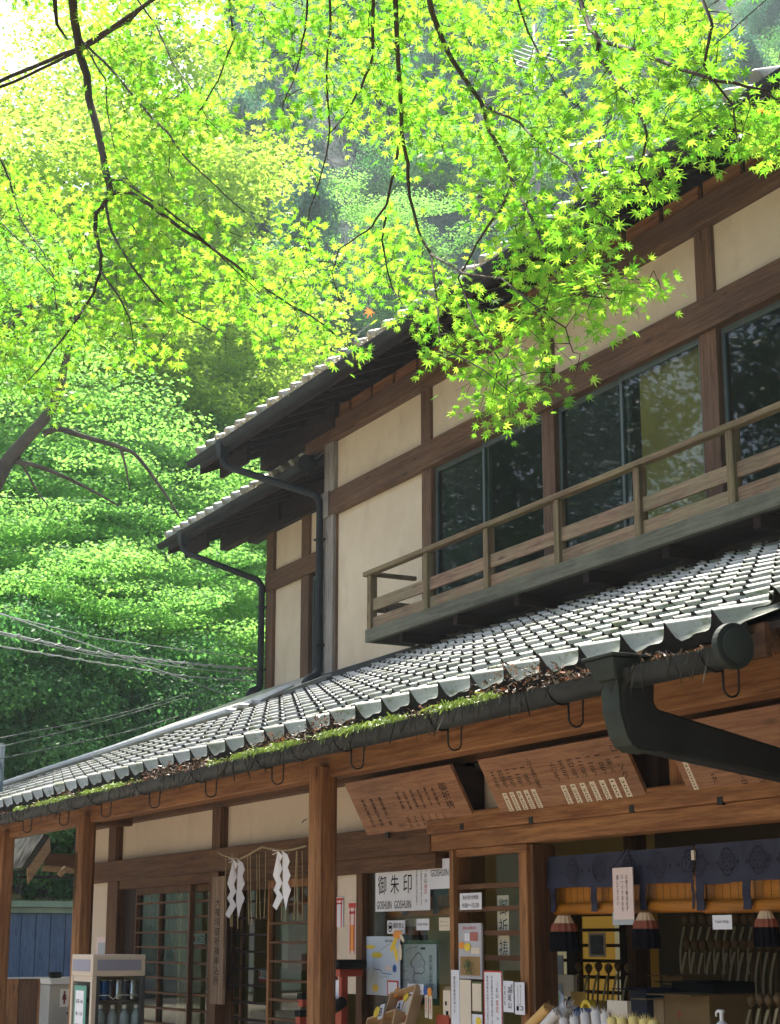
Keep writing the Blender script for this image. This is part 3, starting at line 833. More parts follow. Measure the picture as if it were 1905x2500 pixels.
# sliding lattice panel
zg_ = [ZY(1190, p, 4.47) for p in (2163, 2219, 2278, 2338, 2400, 2462)]
xl0, xl1 = XY(1106, 4.46, 2300), XY(1292, 4.46, 2300)
d = build(MB().box(xl0, xl1, 4.455, 4.49, zl0_ - .035, zl0_ + .004), "sliding_lattice", M["cedarX"], shop, bevel=.003)
build(MB().box(xl1 - .075, xl1, 4.455, 4.49, .75, zl0_ - .035), "stile", M["cedarZ"], d, bevel=.003)
build(MB().box(xl0, xl0 + .03, 4.455, 4.49, .75, zl0_ - .035), "stile", M["cedarZ"], d, bevel=.003)
for z in zg_:
    build(MB().box(xl0 + .03, xl1 - .075, 4.46, 4.485, z - .012, z + .012), "cross_bar", M["brownX"], d)
build(MB().box(xl0 + .03, xl1 - .075, 4.492, 4.495, .75, zl0_ - .035), "pane", M["glass_thin"], d)
part(MB().box(xl1 + .004, XY(1318, 4.5, 2300), 4.47, YF + .10, .62, zl0_), "post", M["brownZ"], bevel=.004)

# ---- rooms behind the fronts
olw = simple("olive_room_wall", (0.42, 0.30, 0.09), .9, 0, .15, 1.2)
part(MB().box(xwl, XL1 + 2.4, 6.6, 6.66, 0, 2.6), "inner_wall", olw)
part(MB().box(xwl, XL1 + 2.4, YF + .1, 6.6, 2.42, 2.46), "inner_ceiling", M["brownX"])
part(MB().box(xwl, XL1 + 2.4, YF + .0, 6.6, .0, .1), "inner_floor", M["brownX"])
part(MB().box(XY(560, 5, 2300), XY(560, 5, 2300) + .04, YF + .1, 6.6, .1, 2.42), "inner_wall", olw)
part(MB().box(xs1, xs1 + .05, YF + .11, 5.3, .1, 2.42), "inner_wall", olw)
part(MB().box(xs1 + .05, XY(1102, 4.8, 2300), 4.8, 4.84, .1, 2.42), "lamplit_wall_panel", simple("lamplit_olive_panel", (0.55, 0.40, 0.10), .9, 0, .1, 1.5))  # panel added close to the glass, the room's lamplight put into its colour
part(MB().box(xwl - .05, xwl, YF, 6.7, 0, zroof(YF)), "end_wall", M["plaster_low"])
part(MB().box(XL1 + 2.3, XL1 + 2.4, YF, 6.7, 0, 2.6), "end_wall", M["plaster_low"])
# ---- far end of the gable underside at the right
part(MB().box(XL1 + .14, XL1 + 2.4, 4.35, 4.5, zl1_ + .05, 3.0), "side_boarding", M["brownX"])

# ================================================================== things on and in the shop front
def emat(name, col, s):
    m, nt, b = newmat(name)
    b.inputs["Base Color"].default_value = (*col, 1); b.inputs["Emission Color"].default_value = (*col, 1); b.inputs["Emission Strength"].default_value = s
    b.inputs["Roughness"].default_value = .7; return m
INK = simple("black_ink", (0.012, 0.012, 0.012), .8, spec=.1)
RED = simple("red_ink", (0.50, 0.06, 0.05), .7)
PAPER = simple("white_paper", (0.74, 0.74, 0.78), .45, 0, .04)
CREAM = simple("cream_paper", (0.72, 0.62, 0.48), .6, 0, .05)
PINK = simple("pinkish_paper", (0.74, 0.60, 0.56), .6, 0, .05)
YEL = simple("yellow_paper", (0.80, 0.58, 0.06), .5)
GREY = simple("grey_sheet", (0.40, 0.43, 0.46), .5, 0, .05)
ORANGE = simple("orange_paper", (0.80, 0.30, 0.05), .5)
VERM = simple("vermilion_lacquer", (0.36, 0.06, 0.03), .45)
GREENP = simple("dark_green_panel", (0.04, 0.10, 0.05), .5)
LILAC = simple("lilac_grey_panel", (0.27, 0.26, 0.33), .45, 0, .04)
BEIGE = simple("beige_painted_metal", (0.55, 0.46, 0.36), .45, 0, .05)
BLUE = simple("blue_card", (0.03, 0.10, 0.33), .5)
KRAFT = simple("brown_cardboard", (0.30, 0.19, 0.08), .8, 0, .1)
TXT = {}
def glyphs(body, spacing=1.0, line=1.0):
    key = (body, spacing, line)
    if key not in TXT:
        cu = bpy.data.curves.new("lettering", 'FONT'); cu.body = body; cu.align_x = 'CENTER'
        cu.space_line = line; cu.space_character = spacing; cu.resolution_u = 2
        o = bpy.data.objects.new("lettering", cu)
        me = bpy.data.meshes.new_from_object(o)
        v = np.array([x.co[:] for x in me.vertices]) if len(me.vertices) else np.zeros((0, 3))
        f = [tuple(p.vertices) for p in me.polygons]
        bpy.data.objects.remove(o); bpy.data.meshes.remove(me); bpy.data.curves.remove(cu)
        TXT[key] = (v, f)
    return TXT[key]
def letters(body, O, u, v, mat, parent, n=None, eps=.0015, line=1.0, keep=False, name="lettering"):
    """flat print filling the box O, O+u, O+v"""
    gv, gf = glyphs(body, 1.0, line)
    if len(gv) == 0: return None
    lo, hi = gv.min(0), gv.max(0); sx, sy = hi[0] - lo[0], hi[1] - lo[1]
    O, u, v = Vector(O), Vector(u), Vector(v)
    nn = n or u.cross(v).normalized()
    if keep:
        k = min(u.length / sx, v.length / sy)
        cu_, cv_ = u.normalized(), v.normalized(); c = O + u / 2 + v / 2
        pts = [c + cu_ * ((p[0] - (lo[0] + hi[0]) / 2) * k) + cv_ * ((p[1] - (lo[1] + hi[1]) / 2) * k) + nn * eps for p in gv]
    else:
        pts = [O + u * ((p[0] - lo[0]) / max(sx, 1e-6)) + v * ((p[1] - lo[1]) / max(sy, 1e-6)) + nn * eps for p in gv]
    return build(MB().add(pts, gf), name, mat, parent)
class Sheet:
    def __init__(s, name, px0, py0, px1, py1, Y, mat, label, cat, group=None, th=.002, lean=0.0):
        pm, ym = (px0 + px1) / 2, (py0 + py1) / 2
        s.x0, s.x1 = XY(px0, Y, ym), XY(px1, Y, ym); s.z1, s.z0 = ZY(pm, py0, Y), ZY(pm, py1, Y); s.Y = Y
        s.o = build(MB().box(s.x0, s.x1, Y, Y + th, s.z0, s.z1), name, mat)
        if label: tag(s.o, label, cat, group)
    def p(s, fx, fz): return (s.x0 + (s.x1 - s.x0) * fx, s.Y, s.z0 + (s.z1 - s.z0) * fz)
    def text(s, body, a, b, c, d, mat=None, line=1.0, keep=False):
        w, h = s.x1 - s.x0, s.z1 - s.z0
        return letters(body, s.p(a, b), (w * (c - a), 0, 0), (0, 0, h * (d - b)), mat or INK, s.o, Vector((0, -1, 0)), .0012, line, keep)
    def rect(s, name, a, b, c, d, mat, eps=.001):
        p0, p1 = s.p(a, b), s.p(c, d)
        return build(MB().box(p0[0], p1[0], s.Y - eps - .0008, s.Y - eps, p0[2], p1[2]), name, mat, s.o)
def vert(t): return "\n".join(t)

# ---- slanting price boards
def slant_board(TL, TR, BR, BL, label, cols):
    YB_ = 4.43; YT = 4.27
    p = [atY(*BL, YB_), atY(*BR, YB_), atY(*TR, YT), atY(*TL, YT)]
    # square it up: same slope, straight edges
    zb = (p[0].z + p[1].z) / 2; zt = (p[2].z + p[3].z) / 2
    x0 = (p[0].x + p[3].x) / 2; x1 = (p[1].x + p[2].x) / 2
    A_ = Vector((x0, YB_, zb)); u = Vector((x1 - x0, 0, 0)); v = Vector((0, YT - YB_, zt - zb)); n = Vector((0, -1, 0)) * 1.0
    n = u.cross(v).normalized()
    if n.y > 0: n = -n
    t = .018
    e = empty("price_board", A_ + u / 2, label, "price board", "slanting price boards under the eave")
    q = [A_, A_ + u, A_ + u + v, A_ + v]
    build(MB().hexa([q[0], q[1], q[1] - n * t, q[0] - n * t, q[3], q[2], q[2] - n * t, q[3] - n * t]), "board", M["board_sign"], e, bevel=.002)
    for f in (.03, .93):       # side battens that hold it off the wall
        a = A_ + u * f - n * t; b = a + v
        build(MB().hexa([a, a + Vector((.045, 0, 0)), Vector((a.x + .045, YF - .005, a.z)), Vector((a.x, YF - .005, a.z)), b, b + Vector((.045, 0, 0)), Vector((b.x + .045, YF - .005, b.z - .02)), Vector((b.x, YF - .005, b.z - .02))]), "side_bracket", M["darkY"], e)
    for f in (.22, .90):
        a = A_ + u * f
        build(MB().box(a.x - .006, a.x + .006, YB_ - .03, YB_ + .02, a.z - .012, a.z - .004).box(a.x - .006, a.x + .03, YB_ - .032, YB_ - .024, a.z - .012, a.z + .02), "angle_hook", M["iron"], e)
    for (body, fx, fy, fw, fh, kind) in cols:
        O = A_ + u * fx + v * fy
        if kind == "strip":
            s_ = build(MB().hexa([O, O + u * fw, O + u * fw + n * .001, O + n * .001, O + v * fh, O + u * fw + v * fh, O + u * fw + v * fh + n * .001, O + v * fh + n * .001]), "price_strip", CREAM, e)
            letters(body, O + u * fw * .2 + v * fh * .94 + n * .001, -v * fh * .88, u * fw * .6, INK, s_, n, .0008)
        else:
            letters(vert(body) if kind == "v" else body, O, u * fw, v * fh, INK, e, n, .001)
    return e
M["board_sign"] = wood("stained_sign_board", (0.40, 0.20, 0.105), (0.30, 0.135, 0.07), "X", .5)
mm = [("御祈祷", .83, .33, .065, .42, "v")]
for i, s_ in enumerate(["安産祈願", "厄除祈願", "商売繁盛", "交通安全", "家内安全", "身体健全"]):
    mm.append((s_, .44 + i * .064, .42 - (i % 2) * .02, .026, .30, "v"))
    mm.append(("三千円" if i % 2 else "五千円", .44 + i * .064, .10, .024, .18, "v"))
for i, s_ in enumerate(["御神札御守授与", "御祈願料志納所", "御初穂料一体"]):
    mm.append((s_, .09 + i * .085, .18, .030, .50, "v"))
slant_board((842, 1910), (1098, 1869), (1167, 2021), (899, 2045), "small brown slanting notice board with faded ink columns, beside the near column", mm)
mm = [("ローソク", .915, .42, .034, .46, "v"), ("箱入", .855, .52, .030, .20, "v")]
for i, s_ in enumerate("一二三四五六"):
    mm.append((s_ + "号", .80 - i * .062, .53, .034, .26, "v"))
for i, s_ in enumerate("一二三四五"):
    mm.append((s_ + "号", .285 - i * .058, .53, .032, .26, "v"))
mm.append(("小鳥居", .345, .46, .032, .44, "v"))
for i, s_ in enumerate(["300円", "100円", "3000円", "2000円", "1500円", "1200円", "1000円"]):
    mm.append((s_, .885 - i * .064, .03, .034, .42, "strip"))
for i, s_ in enumerate(["3000円", "4400円", "6400円", "10000円", "14000円"]):
    mm.append((s_, .29 - i * .054, .04, .032, .42, "strip"))
slant_board((1167, 1854), (1507, 1795), (1598, 1975), (1233, 2011), "large brown slanting price board with two rows of white price strips", mm)
mm = [("御神酒", .38, .40, .05, .45, "v"), ("酒", .16, .55, .045, .12, "v"), ("一升", .21, .22, .035, .22, "v"), ("3000円", .05, .08, .035, .46, "strip")]
for i in range(3): mm.append(("二千円" if i else "三千円", .40 + i * .12, .14, .04, .30, "v"))
slant_board((1606, 1760), (1960, 1722), (2060, 1926), (1700, 1966), "brown slanting price board behind the slanting black drainpipe, one white strip", mm)

# ---- cords, shide and straw over the lattice doors
YR = 4.30
def P3(px, py, Y=YR): return atY(px, py, Y)
rope = build(MB().tube([P3(532, 2081), P3(545, 2088), P3(565, 2094), P3(585, 2098), P3(605, 2088), P3(630, 2073), P3(640, 2068), P3(665, 2073), P3(690, 2077), P3(715, 2074), P3(747, 2065)], .006, 7), "straw_rope", simple("straw_rope", (0.36, 0.29, 0.17), .9, 0, .3, 30), smooth=True)
tag(rope, "thin twisted straw rope strung across the lintel above the lattice doors", "rope", kind=None)
STRAW = simple("dry_straw", (0.45, 0.33, 0.15), .8, 0, .2, 10)
stw = [(552, 2240), (563, 2262), (567, 2263), (581, 2268), (608, 2258), (615, 2258), (626, 2242), (636, 2245), (645, 2242), (688, 2248), (697, 2250), (718, 2247), (728, 2248), (738, 2246)]
for (px, py) in stw:
    a = P3(px + rnd.uniform(-4, 8), 2085 if px < 640 else 2078); b = P3(px, py)
    m_ = (a + b) / 2 + Vector((rnd.uniform(-.012, .012), 0, 0))
    o = build(MB().tube([a, m_, b], [.0022, .0022, .003], 5), "straw_strand", STRAW, rope)
def shide(pts_l, pts_r, ox, oy, label, seed):
    e = None
    for k, P_ in enumerate((pts_l, pts_r)):
        q = []
        for i, (x, y) in enumerate(P_):
            px, py = 500 + x / 4.2, 2050 + y / 4.2
            q.append(P3(px + ox, py + oy, YR - .012 - .010 * k + (.010 if i % 2 else -.006)))
        back = [p + Vector((0, .0012, 0)) for p in q]; n = len(q)
        fs = [tuple(range(n)), tuple(n + i for i in reversed(range(n)))] + [(i, n + i, n + (i+1) % n, (i+1) % n) for i in range(n)]
        if e is None:
            e = build(MB().add(q + back, fs), "paper_streamer", SHP[seed]); tag(e, label, "paper streamer", "zigzag paper streamers on the rope")
        else:
            build(MB().add(q + back, fs), "zigzag_strip", SHP[seed], e)
    for dy in (0, 12):
        a = P3(500 + (pts_l[0][0]) / 4.2 + ox, 2050 + (pts_l[0][1] + dy) / 4.2 + oy)
        build(MB().tube([a, a + Vector((-.055, -.01, .004 - dy * .0014))], .0025, 4), "paper_tie", SHP[seed], e)
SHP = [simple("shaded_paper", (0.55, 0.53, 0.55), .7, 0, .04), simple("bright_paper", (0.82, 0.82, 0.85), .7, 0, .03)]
L_ = [(750,115),(735,270),(700,365),(735,445),(705,515),(740,575),(695,680),(735,722),(805,590),(762,515),(795,445),(768,370),(795,300),(772,225),(800,165)]
R_ = [(785,108),(845,150),(872,220),(850,285),(880,365),(850,440),(885,515),(855,600),(832,722),(812,620),(800,560),(820,515),(795,445),(822,370),(795,300),(815,230),(800,165)]
shide(L_, R_, 0, 0, "white zigzag paper streamer hanging nearest the near column", 1)
shide([(x - 455 + (y - 110) * -.05, y + 85) for x, y in L_], [(x - 455 + (y - 110) * -.05, y + 85) for x, y in R_], 0, 0, "greyer shaded zigzag paper streamer hanging by the upright name plank", 0)
# ---- upright name plank
pk = empty("name_plank", P3(532, 2300, 4.36), "tall narrow weathered wooden plank with black characters, beside the lattice door", "sign")
x0, x1 = XY(515, 4.36, 2300), XY(545, 4.36, 2300); z1, z0 = ZY(530, 2140, 4.36), ZY(530, 2452, 4.36)
build(MB().box(x0, x1, 4.36, 4.385, z0, z1), "plank", wood("grey_cedar_plank", (0.36, 0.24, 0.15), (0.22, 0.14, 0.09), "Z", .7), pk, bevel=.003)
letters(vert("大権現御祈祷申込所"), (x0 + (x1 - x0) * .3, 4.36, z0 + .12), (.42 * (x1 - x0), 0, 0), (0, 0, z1 - z0 - .26), INK, pk, Vector((0, -1, 0)), .001)

# ---- notices on the plaster
s = Sheet("poster", 236, 2287, 262, 2335, 4.494, PINK, "small faded pink notice on the plaster beside the left column", "notice"); s.rect("picture", .15, .1, .85, .7, GREY)
s = Sheet("poster", 263, 2289, 276, 2335, 4.494, RED, "narrow red and white notice against the left door post", "notice"); s.rect("picture", .25, .05, .8, .6, PAPER)
def torii_poster(a, label, bgm):
    s = Sheet("torii_poster", *a, 4.492, bgm, label, "poster", "torii gate posters on the plaster")
    for (x0, y0, x1, y1) in ((.0, .88, 1., .97), (.08, .76, .92, .81), (.14, .0, .26, .88), (.74, .0, .86, .88)): s.rect("torii_bar", x0, y0, x1, y1, RED)
    return s
torii_poster((818, 2190, 838, 2264), "white torii gate poster close beside the near column", PAPER)
s = torii_poster((852, 2201, 869, 2328), "pink torii gate poster against the shop window post", PINK); s.rect("picture", .3, .05, .7, .55, ORANGE)
# ---- AED notices behind the lattice
for (a, lab) in (((472, 2279, 500, 2313), "red and white AED notice behind the left lattice door"), ((632, 2365, 656, 2398), "dim AED notice behind the middle lattice door")):
    s = Sheet("aed_notice", *a, 4.565, PAPER, lab, "notice", "AED notices"); s.text("AED", .3, .35, .98, .85); s.rect("red_band", 0, 0, 1, .25, RED); s.rect("heart_mark", .05, .4, .22, .8, RED)
ORD = ["first from the left", "second from the left", "third from the left", "fourth from the left", "fifth from the left", "sixth from the left", "seventh from the left", "eighth from the left", "ninth from the left", "tenth from the left", "eleventh from the left", "twelfth from the left"]
YCR = simple("yellowish_cloth", (0.80, 0.62, 0.32), .8)
# ---- white and orange strips hanging inside the left door
for i, (px, m_) in enumerate(((368, ORANGE), (374, PAPER), (378, GREY), (404, PAPER), (409, ORANGE), (416, PAPER), (424, GREY), (430, ORANGE), (436, PAPER), (446, CREAM))):
    a = (px - 2.6, 2178 + (i % 3) * 3, px + 2.6, 2262 + (i % 4) * 30)
    s = Sheet("hanging_strip", *a, 4.9, m_, "%s paper strip inside the left lattice door, %s of the ten" % ("orange" if m_ is ORANGE else "grey" if m_ is GREY else "white", ORD[i]), "paper strip", "paper strips inside the left lattice door")
Sheet("wall_hanging", 470, 2170, 530, 2420, 5.3, YCR, "plain cream blind behind the right part of the left lattice", "blind")
Sheet("wall_hanging", 370, 2250, 462, 2500, 5.5, YCR, "plain cream cloth low behind the left lattice door", "cloth")
PINKC = simple("faded_red_cloth", (0.42, 0.16, 0.13), .9, 0, .15, 3)
Sheet("cloth_hanging", 705, 2150, 748, 2370, 4.9, PINKC, "faded red cloth hanging inside the door beside the near column", "cloth")
Sheet("cloth_hanging", 690, 2200, 707, 2365, 4.92, CREAM, "narrow cream cloth strip inside the door beside the red cloth", "cloth")

# ---- vermilion stand beside the near column
e = empty("vermilion_stand", (XY(845, 4.3, 2400), 4.3, .4), "vermilion lacquered stand with black fittings between column and shop post", "stand")
xa, xb = XY(815, 4.3, 2400), XY(846, 4.3, 2400); zt = ZY(845, 2366, 4.3)
build(MB().box(xa, xb, 4.26, 4.4, zt - .04, zt), "top_board", VERM, e, bevel=.004)
build(MB().box(xa - .02, xb + .02, 4.24, 4.42, zt + .002, zt + .05), "black_cap", INK, e, bevel=.01)
for x in (xa, xb - .035): build(MB().box(x, x + .035, 4.27, 4.31, .0, zt - .04), "leg", VERM, e, bevel=.003)
build(MB().box(xa + .035, xb - .035, 4.28, 4.30, zt - .30, zt - .22), "cross_board", VERM, e)
build(MB().box(xa + .035, xb - .035, 4.285, 4.30, zt - .20, zt - .06), "panel", PAPER, e)
build(MB().tube([(xa + .05, 4.25, zt - .16), (xa + .16, 4.24, zt - .20), (xa + .22, 4.25, zt - .17)], .03, 8), "dark_bag", INK, e, smooth=True)
for (px, py, lab) in ((741, 2440, "small vermilion block with black top by the foot of the door, upper one"), (735, 2482, "small vermilion block with black top by the foot of the door, lower one")):
    p = atY(px, py, 4.40)
    e = empty("offering_box", p, lab, "box", "vermilion blocks by the door"); build(MB().box(p.x - .03, p.x + .03, 4.38, 4.44, p.z - .04, p.z), "body", VERM, e); build(MB().box(p.x - .035, p.x + .035, 4.375, 4.445, p.z, p.z + .035), "lid", INK, e)

# ---- papers on the shop window
s = Sheet("goshuin_notice", 917, 2106, 1050, 2224, 4.497, PAPER, "large white notice with three big characters and the word GOSHUIN twice", "notice")
s.text("御", .05, .36, .21, .76); s.text("朱", .29, .36, .45, .76); s.text("印", .53, .36, .68, .76)
s.text("GOSHUIN", .03, .05, .31, .22); s.text("GOSHUIN", .36, .05, .67, .22)
s.text(vert("御朱印帳をお持ちの方は受付へ"), .755, .10, .785, .92); s.text(vert("お山の御朱印は本殿で授与します"), .84, .10, .865, .92)
s.text(vert("（お山"), .905, .55, .955, .86); s.text(vert("限定"), .905, .33, .955, .52, RED); s.text("）", .905, .16, .955, .22)
s = Sheet("goshuin_notice", 1050, 2097, 1098, 2170, 4.496, PAPER, "smaller white notice with the single word GOSHUIN", "notice"); s.text("GOSHUIN", .05, .42, .95, .66)
s = Sheet("no_photo_notice", 946, 2247, 989, 2280, 4.498, PAPER, "small white no-photography notice with a circled camera", "notice")
cx, cz = s.p(.18, .5)[0], s.p(.5, .5)[2]; rr = (s.z1 - s.z0) * .36
ring = MB(); n = 20
for i in range(n):
    a, b_ = 2 * math.pi * i / n, 2 * math.pi * (i + 1) / n
    ring.add([(cx + rr * math.cos(a) * .9, s.Y - .0012, cz + rr * math.sin(a)), (cx + rr * math.cos(b_) * .9, s.Y - .0012, cz + rr * math.sin(b_)), (cx + rr * .78 * math.cos(b_) * .9, s.Y - .0012, cz + rr * .78 * math.sin(b_)), (cx + rr * .78 * math.cos(a) * .9, s.Y - .0012, cz + rr * .78 * math.sin(a))], [(0, 1, 2, 3)])
build(ring, "ring_mark", INK, s.o); s.rect("camera_mark", .11, .38, .25, .62, INK)
s.text("撮影禁止", .34, .42, .96, .82); s.text("NO PHOTO", .42, .14, .9, .28)
s = Sheet("cash_only_card", 1017, 2243, 1048, 2271, 4.498, PAPER, "small white Cash Only card on the window glass", "card"); s.text("Cash Only", .1, .36, .9, .64)
s = Sheet("small_notice", 1072, 2240, 1099, 2272, 4.498, CREAM, "small cream card with two faint lines at the window's right edge", "card"); s.text("Thank you", .1, .62, .8, .74); s.text("for your visit", .1, .3, .9, .42)
# illustrated map sheet
s = Sheet("map_sheet", 888, 2286, 977, 2430, 4.499, simple("pale_blue_paper", (0.55, 0.62, 0.70), .4, 0, .05), "pale illustrated map sheet with yellow labels on the shop window", "map sheet")
def oval(s, fx, fz, w, h, mat, parent=None, eps=.0014, n=14, name="label_mark"):
    c = s.p(fx, fz); W_, H_ = (s.x1 - s.x0) * w / 2, (s.z1 - s.z0) * h / 2
    v = [(c[0] + W_ * math.cos(2 * math.pi * i / n), s.Y - eps, c[2] + H_ * math.sin(2 * math.pi * i / n)) for i in range(n)]
    v += [(x, y - .001, z) for x, y, z in v]
    return build(MB().add(v, [tuple(range(n)), tuple(n + i for i in reversed(range(n)))] + [(i, (i+1) % n, n + (i+1) % n, n + i) for i in range(n)]), name, mat, parent or s.o)
oval(s, .2, .82, .26, .07, YEL); oval(s, .38, .68, .30, .10, YEL); oval(s, .34, .12, .17, .13, YEL); oval(s, .86, .46, .10, .13, BLUE); oval(s, .70, .46, .18, .08, PINK)
s.text("登山口", .11, .80, .29, .84); s.text("滝見台", .27, .66, .48, .70); s.text("案内図", .6, .90, .8, .94)
def line(s, pts, w, mat, name="drawn_line"):
    m_ = MB()
    for (a, b_) in zip(pts, pts[1:]):
        A_, B_ = Vector(s.p(*a)), Vector(s.p(*b_)); A_.y = B_.y = s.Y - .0014
        d = (B_ - A_).normalized(); q = Vector((-d.z, 0, d.x)) * w / 2
        m_.add([A_ - q, B_ - q, B_ + q, A_ + q], [(0, 1, 2, 3)])
    return build(m_, name, mat, s.o)
line(s, [(.3, .44), (.48, .43), (.55, .37), (.78, .36)], .004, BLUE); line(s, [(.2, .25), (.3, .45), (.28, .6), (.5, .78), (.75, .88)], .0018, INK); line(s, [(.45, .3), (.62, .32), (.7, .3)], .0015, INK)
s.rect("red_frame", .66, .01, .96, .26, RED); s.rect("frame_inner", .69, .03, .93, .23, PAPER, .002)
s.text("受付時間\n午前九時", .71, .06, .91, .20)
s = Sheet("trail_map", 978, 2305, 1066, 2436, 4.520, simple("grey_blue_paper", (0.36, 0.42, 0.46), .4, 0, .05), "grey hiking map with a looping black trail, behind the window glass", "map sheet")
line(s, [(.25, .02), (.36, .1), (.42, .28), (.36, .38), (.42, .45), (.38, .55), (.30, .62), (.34, .72), (.42, .78), (.50, .84), (.58, .82), (.62, .74), (.70, .66), (.66, .58), (.68, .50), (.60, .44), (.50, .46), (.42, .45)], .004, INK)
s.rect("peak_mark", .58, .90, .70, .94, INK); s.text(vert("高尾山登山道案内図"), .80, .15, .90, .80); line(s, [(.1, .3), (.22, .34), (.3, .3)], .002, INK); line(s, [(.08, .48), (.2, .5)], .002, INK); line(s, [(.15, .86), (.3, .93), (.5, .95)], .002, INK)
s = Sheet("green_panel", 981, 2296, 1072, 2452, 4.535, GREENP, "dark green backing panel behind the grey hiking map", "panel")
# maple-leaf ornament hung over the map sheet
g0 = P3(975, 2296, 4.46)
e = empty("paper_flower", g0, "orange and yellow paper flower ornament stuck on the map sheet", "ornament")
for (dx, dz, rx, rz_, m_, a) in ((.0, .03, .055, .022, ORANGE, .1), (.05, .012, .03, .02, CREAM, -.5), (-.045, -.02, .055, .011, YEL, .8), (-.02, -.07, .02, .045, YEL, .2), (.03, -.06, .018, .045, CREAM, -.2)):
    v = []
    for i in range(12):
        t = 2 * math.pi * i / 12; x_, z_ = rx * math.cos(t), rz_ * math.sin(t)
        v.append((g0.x + dx + x_ * math.cos(a) - z_ * math.sin(a), g0.y - .006 * math.sin(t) - .01, g0.z + dz + x_ * math.sin(a) + z_ * math.cos(a)))
    v.append((g0.x + dx, g0.y - .022, g0.z + dz))
    build(MB().add(v, [(i, (i + 1) % 12, 12) for i in range(12)]), "petal", m_, e, smooth=True)

# ---- blinds, cloth valances and tassels
NAV = simple("indigo_brocade", (0.026, 0.028, 0.056), .7, 0, .25, 14, .3)
NAVD = simple("dark_brocade_figure", (0.006, 0.005, 0.016), .7)
bmt, nt, b = newmat("split_bamboo")
v = coords(nt, (1, 1, 1), False)
wv = N(nt, "ShaderNodeTexWave"); wv.wave_type = 'BANDS'; wv.bands_direction = 'Z'; wv.inputs["Scale"].default_value = 55; wv.inputs["Distortion"].default_value = 1.0
nt.links.new(v, wv.inputs["Vector"])
c = mix(nt, wv.outputs["Fac"], (0.36, 0.125, 0.008), (0.56, 0.215, 0.014)); c = mix(nt, .5, c, ramp(nt, noise(nt, v, 5, 4), [(.3, .7), (.7, 1.1)]), 'MULTIPLY')
nt.links.new(c, b.inputs["Base Color"]); b.inputs["Roughness"].default_value = .3; bump(nt, b, wv.outputs["Fac"], .5, .003)
M['cs'] = M['rb'] = M['bf'] = None
def tassel(parent, px, pyt, pyb, Y, wpx):
    t = atY(px, pyt, Y); zb = ZY(px, pyb, Y); L = t.z - zb; r = (XY(px + wpx / 2, Y, pyt) - XY(px - wpx / 2, Y, pyt)) / 2
    def bell(z0_, r0, z1_, r1, name, mat, parent_, flute=.10):
        m_ = MB(); n = 26; rings = []
        for (z, r_) in ((z0_, r0), ((z0_ + z1_) / 2, (r0 + r1) / 2 * 1.03), (z1_, r1)):
            for k in range(n): a = 2 * math.pi * k / n; q = r_ * (1 + flute * (k % 2)); rings.append((t.x + q * math.cos(a), t.y + q * math.sin(a) * .7, z))
        f = [(j * n + k, j * n + (k + 1) % n, (j + 1) * n + (k + 1) % n, (j + 1) * n + k) for j in range(2) for k in range(n)]
        f += [tuple(range(n)), tuple(2 * n + k for k in reversed(range(n)))]
        return build(m_.add(rings, f), name, mat, parent_)
    ts = bell(t.z - L * .22, r * .70, t.z, r * .42, "tassel", M["cs"], parent)
    bell(t.z - L * .45, r * .92, t.z - L * .22, r * .80, "red_band", M["rb"], ts); bell(zb, r * 1.02, t.z - L * .45, r * .94, "black_fringe", M["bf"], ts)
M["cs"] = simple("cream_silk", (0.62, 0.45, 0.28), .6); M["rb"] = simple("brown_red_silk", (0.22, 0.06, 0.03), .7); M["bf"] = simple("black_silk", (0.006, 0.006, 0.008), .9, spec=.02)
